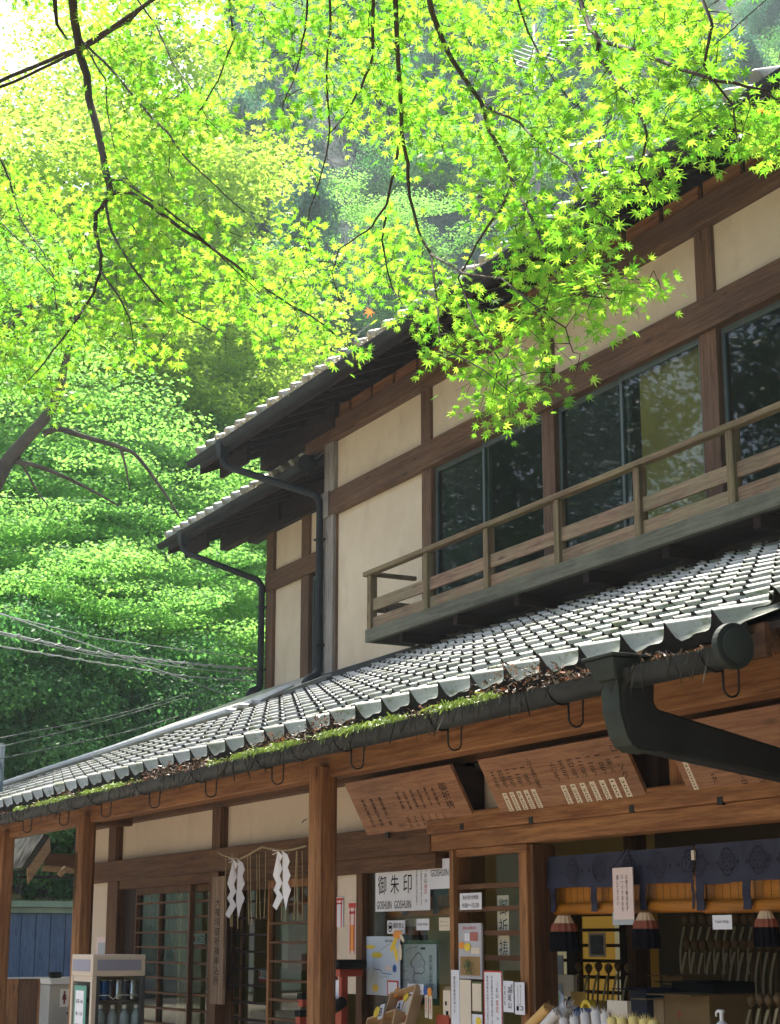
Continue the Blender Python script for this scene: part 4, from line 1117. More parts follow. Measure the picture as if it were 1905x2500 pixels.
def valance(px0, px1, Y, yt0, yt1, yb0, yb1, ybl0, ybl1, strips, med, label_c, label_b, tas, group):
    x0, x1 = XY(px0, Y, 2150), XY(px1, Y, 2150)
    zt = ZY(px0, yt0, Y); zb = ZY(px0, yb0, Y); zbl = ZY(px0, ybl0, Y + .05)
    # the blind behind
    bl = empty("bamboo_blind", ((x0 + x1) / 2, Y + .05, zbl), label_b, "blind")
    build(MB().box(x0, x1, Y + .05, Y + .056, zbl + .02, zt), "reed_sheet", bmt, bl)
    build(MB().tube([(x0, Y + .04, zbl + .02), (x1, Y + .04, zbl + .02)], .028, 12), "rolled_edge", bmt, bl, smooth=True, angle=R(60))
    k = 0; x = x0 + .05
    while x < x1:
        build(MB().box(x, x + .0012, Y + .0465, Y + .049, zbl + .045, zb + .01), "binding_thread", KRAFT, bl); x += .052
    for (px, py) in tas: tassel(bl, px, py, py + 88, Y - .02, 46)
    # the cloth: gently waved sheet
    nx = max(6, int((x1 - x0) / .06)); m_ = MB(); vs_ = []
    for i in range(nx + 1):
        xx = x0 + (x1 - x0) * i / nx
        for j in range(4):
            vs_.append((xx, Y + .004 * math.sin(xx * 17) * j - .004, zt + (zb - zt) * j / 3 + (.004 * math.sin(xx * 9 + 1) if j == 3 else 0)))
    cl = build(m_.add(vs_, [(i * 4 + j, i * 4 + j + 1, i * 4 + j + 5, i * 4 + j + 4) for i in range(nx) for j in range(3)]), "cloth_valance", NAV, smooth=True)
    tag(cl, label_c, "valance")
    for (pa, pb) in strips:
        xa, xb = XY(pa, Y, 2200), XY(pb, Y, 2200)
        mm_ = MB(); vv = []
        for j in range(5):
            z = zb + .01 + (zbl - .005 - zb) * j / 4; dx = .004 * math.sin(j * 2.2 + pa)
            vv += [(xa + dx, Y - .006, z), (xb + dx, Y - .006, z), (xb + dx, Y - .003, z), (xa + dx, Y - .003, z)]
        fs = []
        for j in range(4):
            a = j * 4; fs += [(a, a + 1, a + 5, a + 4), (a + 1, a + 2, a + 6, a + 5), (a + 2, a + 3, a + 7, a + 6), (a + 3, a, a + 4, a + 7)]
        st = build(mm_.add(vv, fs), "hanging_strip", NAV, cl)
        medallion((xa + xb) / 2, Y - .0075, (zb + zbl) / 2 + .01, .022, .028, st)
    for px in med:
        medallion(XY(px, Y, 2120), Y - .012, (zt + zb) / 2 + .002, .052, .058, cl)
    for px in [(a + b) / 2 for a, b in zip(med, med[1:])]:
        xx = XY(px, Y, 2120)
        for dx in (-.03, .03):
            q = .010; z_ = (zt + zb) / 2
            build(MB().add([(xx + dx - q, Y - .011, z_), (xx + dx, Y - .011, z_ - q), (xx + dx + q, Y - .011, z_), (xx + dx, Y - .011, z_ + q)], [(0, 1, 2, 3)]), "small_flower_figure", NAVD, cl)
    return zt, zb, zbl
def medallion(cx, y, cz, rx, rz_, parent):
    m_ = MB(); n = 40
    def rad(a): return .84 + .16 * math.sqrt(abs(math.cos(2 * a)))
    for (k0, k1) in ((1.0, .90), (.60, .54)):
        for i in range(n):
            a, b_ = 2 * math.pi * i / n, 2 * math.pi * (i + 1) / n
            m_.add([(cx + rx * k * rad(t) * math.cos(t), y, cz + rz_ * k * rad(t) * math.sin(t)) for t, k in ((a, k0), (b_, k0), (b_, k1), (a, k1))], [(0, 1, 2, 3)])
    for i in range(8):
        a = 2 * math.pi * i / 8; r_ = .76 if i % 2 else .30; q = .12
        c_ = (cx + rx * r_ * math.cos(a), cz + rz_ * r_ * math.sin(a))
        m_.add([(c_[0] - rx * q, y, c_[1]), (c_[0], y, c_[1] - rz_ * q), (c_[0] + rx * q, y, c_[1]), (c_[0], y, c_[1] + rz_ * q)], [(0, 1, 2, 3)])
    build(m_, "medallion", NAVD, parent)
YN = 4.56
valance(1316, 1698, YN, 2094, 2075, 2172, 2160, 2232, 2228, [(1347, 1358), (1446, 1460), (1565, 1579), (1693, 1698)], [1334, 1401, 1467, 1540, 1615, 1688],
        "indigo cloth valance with round medallions, left part over the counter opening", "orange split-bamboo blind left of the seam over the counter", [(1377, 2235), (1575, 2228)], "v")
valance(1703, 2030, YN, 2062, 2049, 2158, 2150, 2227, 2222, [(1703, 1722), (1817, 1836), (1940, 1955)], [1710, 1781, 1857, 1930, 2000],
        "indigo cloth valance with round medallions, right part over the counter opening", "orange split-bamboo blind right of the seam over the counter", [(1869, 2224)], "v")
valance(925, 1098, 4.62, 2120, 2110, 2195, 2185, 2238, 2232, [(984, 995), (1059, 1070)], [960, 1030, 1085],
        "indigo cloth valance seen behind the shop window notices", "orange split-bamboo blind behind the shop window notices", [(1007, 2243)], "v")
build(MB().box(XY(1697, YN, 2100), XY(1704, YN, 2100), YN - .02, YN - .008, ZY(1700, 2100, YN), ZY(1700, 2076, YN)), "clasp", CREAM, bpy.data.objects["cloth_valance"], bevel=.002)
s = Sheet("hanging_notice", 1497, 2118, 1546, 2245, 4.50, PINK, "pinkish hanging notice with three columns of characters before the valance", "notice", th=.004)
s.text(vert("お参り後は必ず"), .64, .16, .76, .86); s.text(vert("ローソクの火を"), .42, .16, .54, .86); s.text(vert("消して下さい"), .18, .28, .30, .86)
build(MB().tube([s.p(.0, 1), (s.p(.62, 1)[0], s.Y + .02, s.z1 + .085), s.p(1, 1)], .0022, 5), "hanging_cord", INK, s.o)
s = Sheet("notice_backing", 1496, 2225, 1549, 2258, 4.506, GREY, "grey lower edge of the card behind the pinkish hanging notice", "card")
s = Sheet("cash_only_card", 1740, 2234, 1787, 2269, 4.50, PAPER, "white Cash Only card hanging under the right-hand blind", "card"); s.text("Cash Only", .15, .38, .85, .66)

# ---- things on the sliding lattice
s = Sheet("opening_hours_card", 1123, 2180, 1176, 2221, 4.447, PAPER, "white opening hours card in a clear sleeve, 9:00 to 15:30", "card"); s.text("朱印受付時間", .14, .60, .86, .86); s.text("9:00～15:30", .12, .12, .88, .40)
s = Sheet("prayer_paper", 1215, 2186, 1243, 2345, 4.52, CREAM, "tall cream paper with three brushed characters behind the sliding lattice", "paper"); s.text("御", .15, .70, .9, .95); s.text("祈", .15, .38, .9, .64); s.text("祷", .15, .04, .9, .32)
s = Sheet("charm_bag", 1120, 2254, 1176, 2390, 4.440, simple("glossy_sleeve", (0.48, 0.47, 0.50), .15), "clear sleeve holding a dried branch and yellow tags on the sliding lattice", "display pack", th=.01)
s.text("高山限定", .2, .885, .78, .945, RED); s.rect("pink_label", .52, .68, .86, .84, PINKC); s.rect("white_label", .28, .68, .5, .82, PAPER); s.rect("lower_picture", .08, .06, .94, .40, KRAFT)
oval(s, .16, .60, .26, .13, ORANGE, eps=.003); oval(s, .42, .57, .28, .15, YEL, eps=.004); s.rect("text_label", .56, .45, .92, .56, CREAM)
sp = MB(); cx, cz = s.p(.45, .25)[0], s.p(.5, .23)[2]
for i in range(46):
    a = rnd.random() * 6.28; r_ = .02 + rnd.random() * .045; st_ = Vector((cx + rnd.gauss(0, .02), s.Y - .006, cz + rnd.gauss(0, .014)))
    sp.tube([st_, st_ + Vector((math.cos(a) * r_, -.006, math.sin(a) * r_ * .7))], [.0016, .0005], 3, cap=False)
build(sp, "sprig_stems", simple("dried_sprig", (0.09, 0.14, 0.06), .8), s.o)["kind"] = "stuff"
s = Sheet("tall_leaflet", 1102, 2368, 1122, 2520, 4.436, PAPER, "tall white leaflet in a sleeve left of the hanging sprig pack", "leaflet"); s.text(vert("御朱印帳受付中です"), .3, .3, .55, .9)
s = Sheet("cream_card", 1123, 2392, 1150, 2520, 4.430, CREAM, "plain cream card standing under the hanging sprig pack", "card")
s = Sheet("framed_list", 1152, 2396, 1178, 2472, 4.437, simple("olive_frame", (0.10, 0.11, 0.04), .6), "small green-edged list with rows of characters", "notice"); s.rect("sheet", .08, .05, .92, .93, CREAM); s.text(vert("御札御守"), .6, .2, .78, .85); s.text(vert("五百円也"), .3, .1, .42, .8, RED)
s = Sheet("small_price_card", 1151, 2476, 1178, 2520, 4.437, PAPER, "white card with a yellow tag below the green-edged list", "card"); oval(s, .68, .6, .5, .5, YEL)
s = Sheet("limited_notice", 1182, 2370, 1227, 2520, 4.434, PAPER, "tall white notice edged in red with vertical writing", "notice"); s.rect("red_edge", .0, .975, 1., 1., RED); s.rect("red_edge", .0, 0, .04, .975, RED); s.rect("red_edge", .96, 0, 1., .975, RED)
s.text(vert("（お山"), .66, .56, .80, .82); s.text(vert("限定"), .66, .32, .80, .52, RED); s.text("）", .66, .20, .80, .25); s.text(vert("お山の御朱印は本殿で授与します"), .40, .08, .50, .92); s.text(vert("御朱印帳をお持ちの方は受付へ"), .16, .12, .26, .92)
s = Sheet("temple_stamp_sheet", 1229, 2395, 1254, 2471, 4.436, PAPER, "white sheet with bold brushed mountain name, right of the red-edged notice", "paper"); s.text(vert("高尾山"), .45, .12, .82, .82); s.text(vert("奉拝"), .76, .6, .94, .9); s.text(vert("令和六年"), .1, .2, .26, .85)
s = Sheet("drawing_sheet", 1257, 2398, 1281, 2477, 4.436, PAPER, "white sheet with an ink drawing, rightmost on the sliding lattice", "paper"); line(s, [(.3, .9), (.36, .5), (.34, .3), (.6, .3), (.64, .6), (.58, .92), (.7, .86)], .002, INK); s.rect("ink_blot", .2, .12, .42, .26, INK); oval(s, .7, .2, .34, .14, INK); oval(s, .7, .2, .26, .10, PAPER, eps=.0028)

# ---- small goods at the foot of the window
def tray(px, py, w, d_, h, tilt, mat, label, Y=4.42):
    p = atY(px, py, Y); e = empty("wooden_tray", p, label, "tray")
    Mx = Matrix.Translation(p) @ Matrix.Rotation(tilt, 4, 'X') @ Matrix.Rotation(R(-12), 4, 'Y')
    def bb(*a): return MB().box(*a).xf(Mx)
    build(bb(-w/2, w/2, 0, .006, -h/2, h/2), "back", mat, e); build(bb(-w/2, w/2, -d_, 0, -h/2, -h/2 + .01), "side", mat, e); build(bb(-w/2, w/2, -d_, 0, h/2 - .01, h/2), "side", mat, e)
    build(bb(-w/2, -w/2 + .01, -d_, 0, -h/2 + .01, h/2 - .01), "side", mat, e); build(bb(w/2 - .01, w/2, -d_, 0, -h/2 + .01, h/2 - .01), "side", mat, e)
    return e, Mx
TRAY = simple("pale_wood_tray", (0.50, 0.33, 0.18), .6, 0, .08, 6)
e, Mx = tray(990, 2470, .26, .05, .22, R(-25), TRAY, "tilted pale wooden tray marked A with a dried sprig")
build(MB().box(-.11, .10, -.008, -.002, -.09, .09).xf(Mx), "insert_sheet", VERM, e); build(MB().box(-.09, -.03, -.012, -.009, -.0, .07).xf(Mx), "letter_card", PAPER, e)
letters("A", Mx @ Vector((-.08, -.0135, .01)), Mx.to_3x3() @ Vector((.04, 0, 0)), Mx.to_3x3() @ Vector((0, 0, .05)), INK, e)
build(MB().box(-.02, .09, -.012, -.009, -.03, .08).xf(Mx), "writing_card", CREAM, e)
build(MB().disc(Mx @ Vector((-.005, -.018, .075)), .024, Mx.to_3x3() @ Vector((0, 1, 0)), .003, 14), "yellow_tag", YEL, e); build(MB().disc(Mx @ Vector((-.10, -.03, .115)), .028, Mx.to_3x3() @ Vector((0, 1, 0)), .003, 14), "orange_tag", ORANGE, e)
e, Mx = tray(945, 2528, .30, .06, .20, R(-20), TRAY, "pale wooden tray marked B at the window's lower left corner", 4.36)
build(MB().box(.0, .045, -.075, -.07, .06, .14).xf(Mx), "letter_card", PAPER, e)
letters("B", Mx @ Vector((.008, -.0765, .075)), Mx.to_3x3() @ Vector((.03, 0, 0)), Mx.to_3x3() @ Vector((0, 0, .045)), INK, e)
build(MB().disc(Mx @ Vector((-.035, -.07, .11)), .030, Mx.to_3x3() @ Vector((0, 1, 0)), .003, 14), "yellow_tag", YEL, e)
s = Sheet("slanted_card", 995, 2402, 1034, 2428, 4.45, PAPER, "small white card leaning behind the tray marked A", "card"); s.text("家内安全\n一体五百円", .1, .15, .9, .8)
def gourd(px, py, mat, label):
    p = atY(px, py, 4.42); e = empty("charm_tag", p, label, "charm", "rounded charm tags by the trays")
    build(MB().box(p.x - .016, p.x + .016, 4.42, 4.424, p.z - .13, p.z), "card_strip", CREAM, e); build(MB().disc((p.x, 4.416, p.z + .005), .022, (0, 1, 0), .004, 14), "round_head", mat, e)
    letters(vert("開運守"), (p.x - .008, 4.42, p.z - .11), (.016, 0, 0), (0, 0, .08), RED, e, Vector((0, -1, 0)), .001)
gourd(1051, 2424, ORANGE, "orange-headed upright charm tag right of the trays"); gourd(1041, 2421, BLUE, "blue-headed upright charm tag right of the trays")
s = Sheet("red_box", 1066, 2478, 1096, 2510, 4.45, VERM, "small red box at the foot of the shop window", "box", th=.08)
s = Sheet("ink_card", 1082, 2418, 1101, 2485, 4.455, CREAM, "narrow cream card with black figures beside the window mullion", "card"); s.rect("ink_blot", .4, .1, .7, .25, INK); s.rect("ink_blot", .3, .45, .5, .6, INK)

# ---- behind the counter
YBK = 6.3
LIT = emat("lit_yellow_room", (0.55, 0.32, 0.05), .09); LITC = emat("lit_cream_room", (0.50, 0.46, 0.28), .10)
bw = empty("back_window", (XY(1410, YBK, 2300), YBK, 1.3), parent=shop)
for (a, b_, m_) in ((1340, 1386, LITC), (1414, 1492, LIT), (1492, 1516, LITC)):
    build(MB().box(XY(a, YBK, 2300), XY(b_, YBK, 2300), YBK + .03, YBK + .034, ZY(1410, 2440, YBK), ZY(1410, 2236, YBK)), "lit_pane", m_, bw)
for py in (2234, 2271, 2308, 2345, 2384, 2420):
    z = ZY(1410, py, YBK); build(MB().box(XY(1325, YBK, 2300), XY(1518, YBK, 2300), YBK, YBK + .02, z - .010, z + .010), "cross_bar", M["darkX"], bw)
for px in (1325, 1386, 1516): build(MB().box(XY(px, YBK, 2300), XY(px + (28 if px == 1386 else 14), YBK, 2300), YBK - .01, YBK + .025, .9, ZY(1410, 2230, YBK)), "upright_bar", M["darkZ"], bw)
s = Sheet("framed_picture", 1437, 2276, 1479, 2337, YBK - .03, CREAM, "small framed blue picture against the yellow back window", "picture"); s.rect("picture", .12, .1, .88, .88, simple("blue_picture", (0.10, 0.11, 0.16), .4, 0, .4, 20))
part(MB().box(XY(1530, 6.0, 2300), XY(1552, 6.0, 2300), 6.0, 6.1, .1, 2.4), "inner_post", M["brownZ"])
part(MB().box(XY(1590, 6.0, 2300), XY(1990, 6.0, 2300), 6.05, 6.1, .1, 2.4), "shelf_back", simple("dark_shelf_back", (0.075, 0.055, 0.025), .8))
# prayer arrows in three ranks
ARW = simple("aged_paper_strip", (0.36, 0.31, 0.19), .6, 0, .1); ARK = simple("arrow_knob", (0.16, 0.10, 0.045), .6)
def arrow_mesh():
    m_ = MB(); n = 7; v = []
    for i in range(n):
        t = i / (n - 1); x = -.045 * t - .02 * math.sin(t * 3.1); z = -.24 * t
        v += [(x, .0, z), (x + .020 - .006 * t, .0, z), (x + .020 - .006 * t, .002, z), (x, .002, z)]
    f = []
    for j in range(n - 1):
        a = j * 4; f += [(a, a + 1, a + 5, a + 4), (a + 1, a + 2, a + 6, a + 5), (a + 2, a + 3, a + 7, a + 6), (a + 3, a, a + 4, a + 7)]
    return mesh_of("paper_strip", m_.add(v, f).v, m_.f, ARW)
am = arrow_mesh()
kb = MB().tube([(.005, .012, .012), (.008, .012, .030), (.008, .012, .045), (.008, .012, .060), (.006, .012, .068)], [.008, .020, .024, .016, .004], 9); km = mesh_of("knob", kb.v, kb.f, ARK, True)
st = MB().tube([(.008, .012, .02), (-.012, .012, -.30)], .006, 6); sm_ = mesh_of("shaft", st.v, st.f, ARK, True)
def arrow(px, py, Y, lab):
    p = atY(px, py, Y); e = empty("prayer_arrow", p, lab, "prayer arrow", "prayer arrows standing behind the counter")
    for nm_, me_ in (("paper_strip", am), ("knob", km), ("shaft", sm_)): place(nm_, me_, p, e, (0, R(rnd.uniform(-4, 4)), 0))
    return e
for i in range(9): arrow(1668 + i * 20.5, 2262 + (i % 2), 5.9, "prayer arrow in the top rank on the dark shelf, " + ORD[i])
for i in range(12): arrow(1672 + i * 19.8, 2324 + (i % 3), 5.7, "prayer arrow in the middle rank on the dark shelf, " + ORD[i])
for i in range(8): arrow(1762 + i * 22, 2462 + (i % 2) * 3, 5.2, "prayer arrow in the lowest rank near the counter, " + ORD[i])
for i in range(6): arrow(1408 + i * 24, 2378 + (i % 2) * 4, 5.7, "prayer arrow before the yellow back window, " + ORD[i])
def carton(px0, py0, px1, py1, Y, mat, lab, dpt=.25, name="cardboard_box", cat="box"):
    pm = (px0 + px1) / 2; x0, x1 = XY(px0, Y, 2400), XY(px1, Y, 2400)
    e = empty(name, ((x0 + x1) / 2, Y, .9), lab, cat)
    z1, z0 = ZY(pm, py0, Y), ZY(pm, py1, Y)
    build(MB().box(x0, x1, Y, Y + dpt, z0, z1), "body", mat, e, bevel=.004); build(MB().box(x0, x1, Y - .10, Y - .002, z1 - .006, z1 - .002), "flap", mat, e)
    return e, x0, x1, z0, z1
KD = simple("dim_cardboard", (0.20, 0.13, 0.055), .8)
e, x0, x1, z0, z1 = carton(1620, 2426, 1729, 2520, 5.0, KD, "brown cardboard box behind the counter with small red print"); letters("御守", (x0 + .1, 5.0, z0 + .06), (.03, 0, 0), (0, 0, .035), RED, e, Vector((0, -1, 0)), .001)
carton(1581, 2436, 1618, 2520, 5.02, simple("pale_carton", (0.30, 0.22, 0.13), .8), "smaller pale carton left of the cardboard box")
carton(1640, 2396, 1740, 2424, 5.15, INK, "black tray resting above the cardboard box", name="black_tray", cat="tray")
carton(1535, 2412, 1577, 2520, 4.98, simple("navy_bag", (0.03, 0.035, 0.06), .6), "dark navy bag left of the cartons", name="paper_bag", cat="bag")
carton(1618, 2380, 1668, 2404, 5.35, KD, "small tan box above the black tray")
s = Sheet("grey_board", 1322, 2332, 1374, 2386, 4.9, GREY, "blank grey board leaning at the left of the counter opening", "board", th=.006)
s = Sheet("stacked_papers", 1345, 2380, 1401, 2432, 4.85, CREAM, "pale papers standing under the grey board", "papers", th=.02); s.rect("front_sheet", .1, .0, .55, .6, GREY, .004)
s = Sheet("yellow_card", 1394, 2421, 1431, 2458, 4.75, simple("ochre_card", (0.45, 0.28, 0.06), .6), "ochre card leaning on the counter", "card")
p0 = atY(1328, 2386, 4.6); p1 = atY(1372, 2450, 4.6)
e = empty("leaning_leaflet", p0, "pale blue leaflet with a green label leaning diagonally", "leaflet")
d = (p1 - p0).normalized(); q = Vector((-d.z, 0, d.x)) * .035
build(MB().hexa([p0 - q, p0 + q, p0 + q + Vector((0, .004, 0)), p0 - q + Vector((0, .004, 0)), p1 - q, p1 + q, p1 + q + Vector((0, .004, 0)), p1 - q + Vector((0, .004, 0))]), "sheet", simple("pale_blue_sheet", (.5, .58, .68), .5), e)
c_ = p0 + (p1 - p0) * .72; build(MB().add([c_ - q * .7 - d * .03 + Vector((0, -.002, 0)), c_ + q * .7 - d * .03 + Vector((0, -.002, 0)), c_ + q * .7 + d * .03 + Vector((0, -.002, 0)), c_ - q * .7 + d * .03 + Vector((0, -.002, 0))], [(0, 1, 2, 3)]), "green_label", simple("green_label", (.25, .42, .25), .6), e)
e = empty("black_rod", atY(1345, 2400, 4.62), "thin black rod leaning beside the pale blue leaflet", "rod")
build(MB().tube([atY(1350, 2362, 4.65), atY(1338, 2460, 4.6)], .009, 8), "rod", INK, e, smooth=True)
# paper bundles with cut fringes on the counter
def bundle(px, py, px2, py2, r, mat, lab, Y=4.30, frill=9):
    a = atY(px, py, Y); b_ = atY(px2, py2, Y - .03); e = empty("paper_bundle", b_, lab, "paper bundle", "rolled paper bundles on the counter")
    build(MB().tube([a, (a + b_) / 2, b_], [r, r * .97, r * .95], 14), "roll", mat, e, smooth=True, angle=R(60))
    d = (a - b_).normalized(); s1 = d.cross(Vector((0, 1, 0))).normalized(); s2 = d.cross(s1)
    m_ = MB()
    for k in range(frill * 3):
        t = 2 * math.pi * k / (frill * 3); t2 = t + .22; rr = r * rnd.uniform(.5, 1.05)
        c1 = a + (s1 * math.cos(t) + s2 * math.sin(t)) * rr; c2 = a + (s1 * math.cos(t2) + s2 * math.sin(t2)) * rr
        m_.add([c1, c2, (c1 + c2) / 2 + d * rnd.uniform(.012, .032) + (s1 * math.cos(t) + s2 * math.sin(t)) * .01], [(0, 1, 2)])
    build(m_, "cut_fringe", mat, e)["kind"] = "stuff"
CRP = simple("white_crepe_paper", (0.66, 0.62, 0.58), .7, 0, .06); CRY = simple("yellow_crepe_paper", (0.78, 0.62, 0.22), .7, 0, .08); CRO = simple("ochre_roll", (0.66, 0.40, 0.14), .7)
bundle(1338, 2462, 1290, 2510, .026, CRO, "ochre paper roll lying at the left end of the counter")
bundle(1362, 2472, 1318, 2520, .026, CRP, "greyish white paper roll next to the ochre roll")
bundle(1388, 2454, 1350, 2500, .030, CRP, "white frilled roll behind the two slanting rolls", 4.4)
for i, (px, py, m_) in enumerate(((1378, 2492, CRP), (1404, 2488, CRP), (1430, 2478, CRP), (1456, 2473, CRP), (1480, 2478, CRP), (1496, 2490, CRY), (1520, 2492, CRY), (1548, 2488, CRY), (1574, 2494, CRY), (1596, 2497, CRY))):
    bundle(px, py, px + 5, py + 60, .024, m_, "%s upright frilled paper bundle in the counter row, %s" % ("yellow" if m_ is CRY else "white", ORD[i]), 4.28)
e = empty("tape_roll", atY(1430, 2462, 4.6), "yellow roll of tape standing on the counter", "tape")
c_ = atY(1430, 2466, 4.6); rt = MB()
n = 22
for i in range(n):
    a, b_ = 2 * math.pi * i / n, 2 * math.pi * (i + 1) / n
    P = lambda r_, t, y: (c_.x + r_ * math.cos(t), c_.y + y, c_.z + r_ * math.sin(t))
    rt.add([P(.045, a, 0), P(.045, b_, 0), P(.028, b_, 0), P(.028, a, 0), P(.045, a, .03), P(.045, b_, .03), P(.028, b_, .03), P(.028, a, .03)], [(0, 1, 2, 3), (4, 7, 6, 5), (0, 4, 5, 1), (3, 2, 6, 7)])
build(rt, "ring", YEL, e)
e, *_r = carton(1398, 2462, 1432, 2500, 4.5, BLUE, "blue card box behind the white paper bundles", .05, "blue_box", "box")
s = Sheet("folded_paper", 1483, 2443, 1532, 2492, 4.5, CREAM, "folded off-white paper standing behind the bundles", "paper", th=.02); s.text("人", .62, .2, .72, .34)
# pump bottle
p = atY(1762, 2480, 4.4)
e = empty("pump_bottle", (p.x, p.y, p.z - .16), "white pump dispenser bottle at the right of the counter", "bottle")
build(MB().tube([(p.x, p.y, p.z - .2), (p.x, p.y, p.z - .05), (p.x, p.y, p.z - .03), (p.x, p.y, p.z - .02)], [.03, .03, .022, .011], 14), "body", M["white"], e, smooth=True)
build(MB().tube([(p.x, p.y, p.z - .02), (p.x, p.y, p.z + .012)], .008, 10), "neck", M["white"], e)
build(MB().tube([(p.x + .012, p.y, p.z + .016), (p.x - .020, p.y, p.z + .018), (p.x - .032, p.y, p.z + .012), (p.x - .034, p.y, p.z - .004)], [.008, .006, .005, .004], 8), "spout", M["white"], e, smooth=True)

# ---- drinks cooler by the left column
XFc = atY(225, 2400, 3.50).x; y0c = 3.50; y1c = XFc * -1 * 0; y1c = -XFc * math.tan(YAW + math.atan((358 - 952.5) / 4310)); x0c = -y0c / math.tan(YAW + math.atan((178 - 952.5) / 4310))
zc1 = ZY(225, 2331, y0c); zh0 = ZY(225, 2384, y0c)
fr = empty("drinks_cooler", ((x0c + XFc) / 2, (y0c + y1c) / 2, 0), "beige glass-sided drinks cooler with cans and bottles beside the left column", "drinks cooler")
build(MB().box(x0c, XFc, y0c, y1c, zh0, zc1), "header", BEIGE, fr, bevel=.006)
build(MB().box(XFc, XFc + .003, y0c + .03, y1c - .03, zh0 + .035, zc1 - .03), "header_panel", LILAC, fr); build(MB().box(x0c + .03, XFc - .05, y0c - .003, y0c, zh0 + .03, zc1 - .03), "header_panel", LILAC, fr)
SHW = simple("dark_cooler_frame", (0.05, 0.05, 0.05), .4)
for (x, y, m_) in ((XFc - .035, y0c, BEIGE), (x0c, y0c, BEIGE), (XFc - .03, y1c - .03, SHW), (x0c, y1c - .03, BEIGE)):
    build(MB().box(x, x + .035, y, y + .03, .45, zh0), "corner_post", m_, fr, bevel=.003)
build(MB().box(x0c + .035, XFc - .035, y0c + .006, y0c + .018, zh0 - .035, zh0), "door_rail", BEIGE, fr)
build(MB().box(XFc - .012, XFc - .002, y0c + .03, y0c + .05, .45, zh0), "dark_trim", SHW, fr)
build(MB().box(x0c, XFc, y0c, y1c, 0, .45), "plinth", BEIGE, fr, bevel=.006)
build(MB().box(XFc - .012, XFc - .008, y0c + .05, y1c - .03, .45, zh0), "pane", M["glass_thin"], fr); build(MB().box(x0c + .035, XFc - .035, y0c + .008, y0c + .012, .45, zh0 - .035), "pane", M["glass_thin"], fr)
build(MB().box(x0c, x0c + .01, y0c + .03, y1c - .03, .45, zh0), "back_panel", simple("pale_cooler_lining", (0.45, 0.42, 0.36), .5), fr)
build(MB().box(x0c + .01, XFc - .04, y1c - .012, y1c - .004, .45, zh0), "inner_panel", simple("cooler_side", (0.30, 0.31, 0.27), .5), fr)
zs = ZY(290, 2442, (y0c + y1c) / 2)
build(MB().box(x0c + .01, XFc - .03, y0c + .02, y1c - .02, zs - .012, zs), "wire_shelf", SHW, fr)
build(MB().tube([(XFc - .02, y0c + .04, zs + .03), (XFc - .02, y0c + .12, zs + .03), (XFc - .02, y0c + .15, zs + .005), (XFc - .02, y0c + .18, zs + .03), (XFc - .02, y1c - .04, zs + .03)], .003, 5), "shelf_wire", M["white"], fr, smooth=True)
s_ = build(MB().box(x0c + .10, XFc - .10, y0c - .004, y0c - .001, .5, zh0 - .06), "price_list", simple("teal_card", (0.10, 0.32, 0.25), .5), fr)
build(MB().box(x0c + .13, XFc - .14, y0c - .006, y0c - .0045, .5, zh0 - .09), "white_sheet", PAPER, s_)
for i, t in enumerate(["お茶 160", "水 110", "珈琲 130", "炭酸 160", "税込価格"]):
    letters(t, (x0c + .145, y0c - .0065, zh0 - .17 - i * .075), (XFc - x0c - .30, 0, 0), (0, 0, .028), INK, s_, Vector((0, -1, 0)), .0006)
def can(x, y, z, mat, lab):
    e = empty("drink_can", (x, y, z), lab, "can", "cans on the cooler's upper shelf")
    build(MB().tube([(x, y, z), (x, y, z + .006), (x, y, z + .108), (x, y, z + .118)], [.024, .029, .029, .024], 16), "body", mat, e, smooth=True, angle=R(30)); build(MB().tube([(x, y, z + .118), (x, y, z + .121)], .024, 14), "rim", M["steel"], e)
M["steel"] = simple("bright_steel", (0.6, 0.6, 0.6), .25, 1.0)
CB = simple("blue_can", (0.03, 0.12, 0.40), .25, .4); CS = simple("silver_can", (0.5, 0.5, 0.48), .2, .8); CK = simple("dark_can", (0.05, 0.05, 0.06), .25, .4)
ny = 6; dy = (y1c - y0c - .11) / (ny - 1)
for i in range(ny):
    m_, nm_ = ((CB, "blue"), (CB, "blue"), (CK, "dark"), (CS, "silver"), (CK, "dark"), (CS, "silver"))[i]
    can(XFc - .075, y0c + .055 + i * dy, zs, m_, "%s drink can on the cooler's upper shelf, %s from the corner post" % (nm_, ("first", "second", "third", "fourth", "fifth", "sixth")[i]))
PET = glass("clear_bottle", (0.80, 0.88, 0.88), .1)
WATER = simple("bottle_label", (0.25, 0.30, 0.36), .3, 0, .2)
zb2 = ZY(290, 2545, (y0c + y1c) / 2)
build(MB().box(x0c + .01, XFc - .03, y0c + .02, y1c - .02, zb2 - .012, zb2), "wire_shelf", SHW, fr)
for i in range(4):
    x, y = XFc - .08, y0c + .09 + i * .078; z = zb2
    e = empty("water_bottle", (x, y, z), "clear water bottle on the cooler's lower shelf, %s from the corner post" % ("first", "second", "third", "fourth")[i], "bottle", "bottles on the cooler's lower shelf")
    build(MB().tube([(x, y, z), (x, y, z + .05), (x, y, z + .12), (x, y, z + .15), (x, y, z + .18), (x, y, z + .20)], [.033, .034, .031, .034, .022, .012], 14), "body", simple("bottle_plastic", (0.30, 0.36, 0.38), .12) if i == 0 else bpy.data.materials["bottle_plastic"], e, smooth=True)
    build(MB().tube([(x, y, z + .20), (x, y, z + .222)], .015, 12), "cap", M["white"], e); build(MB().tube([(x, y, z + .06), (x, y, z + .115)], .0345, 14, cap=False), "label", WATER, e, smooth=True)

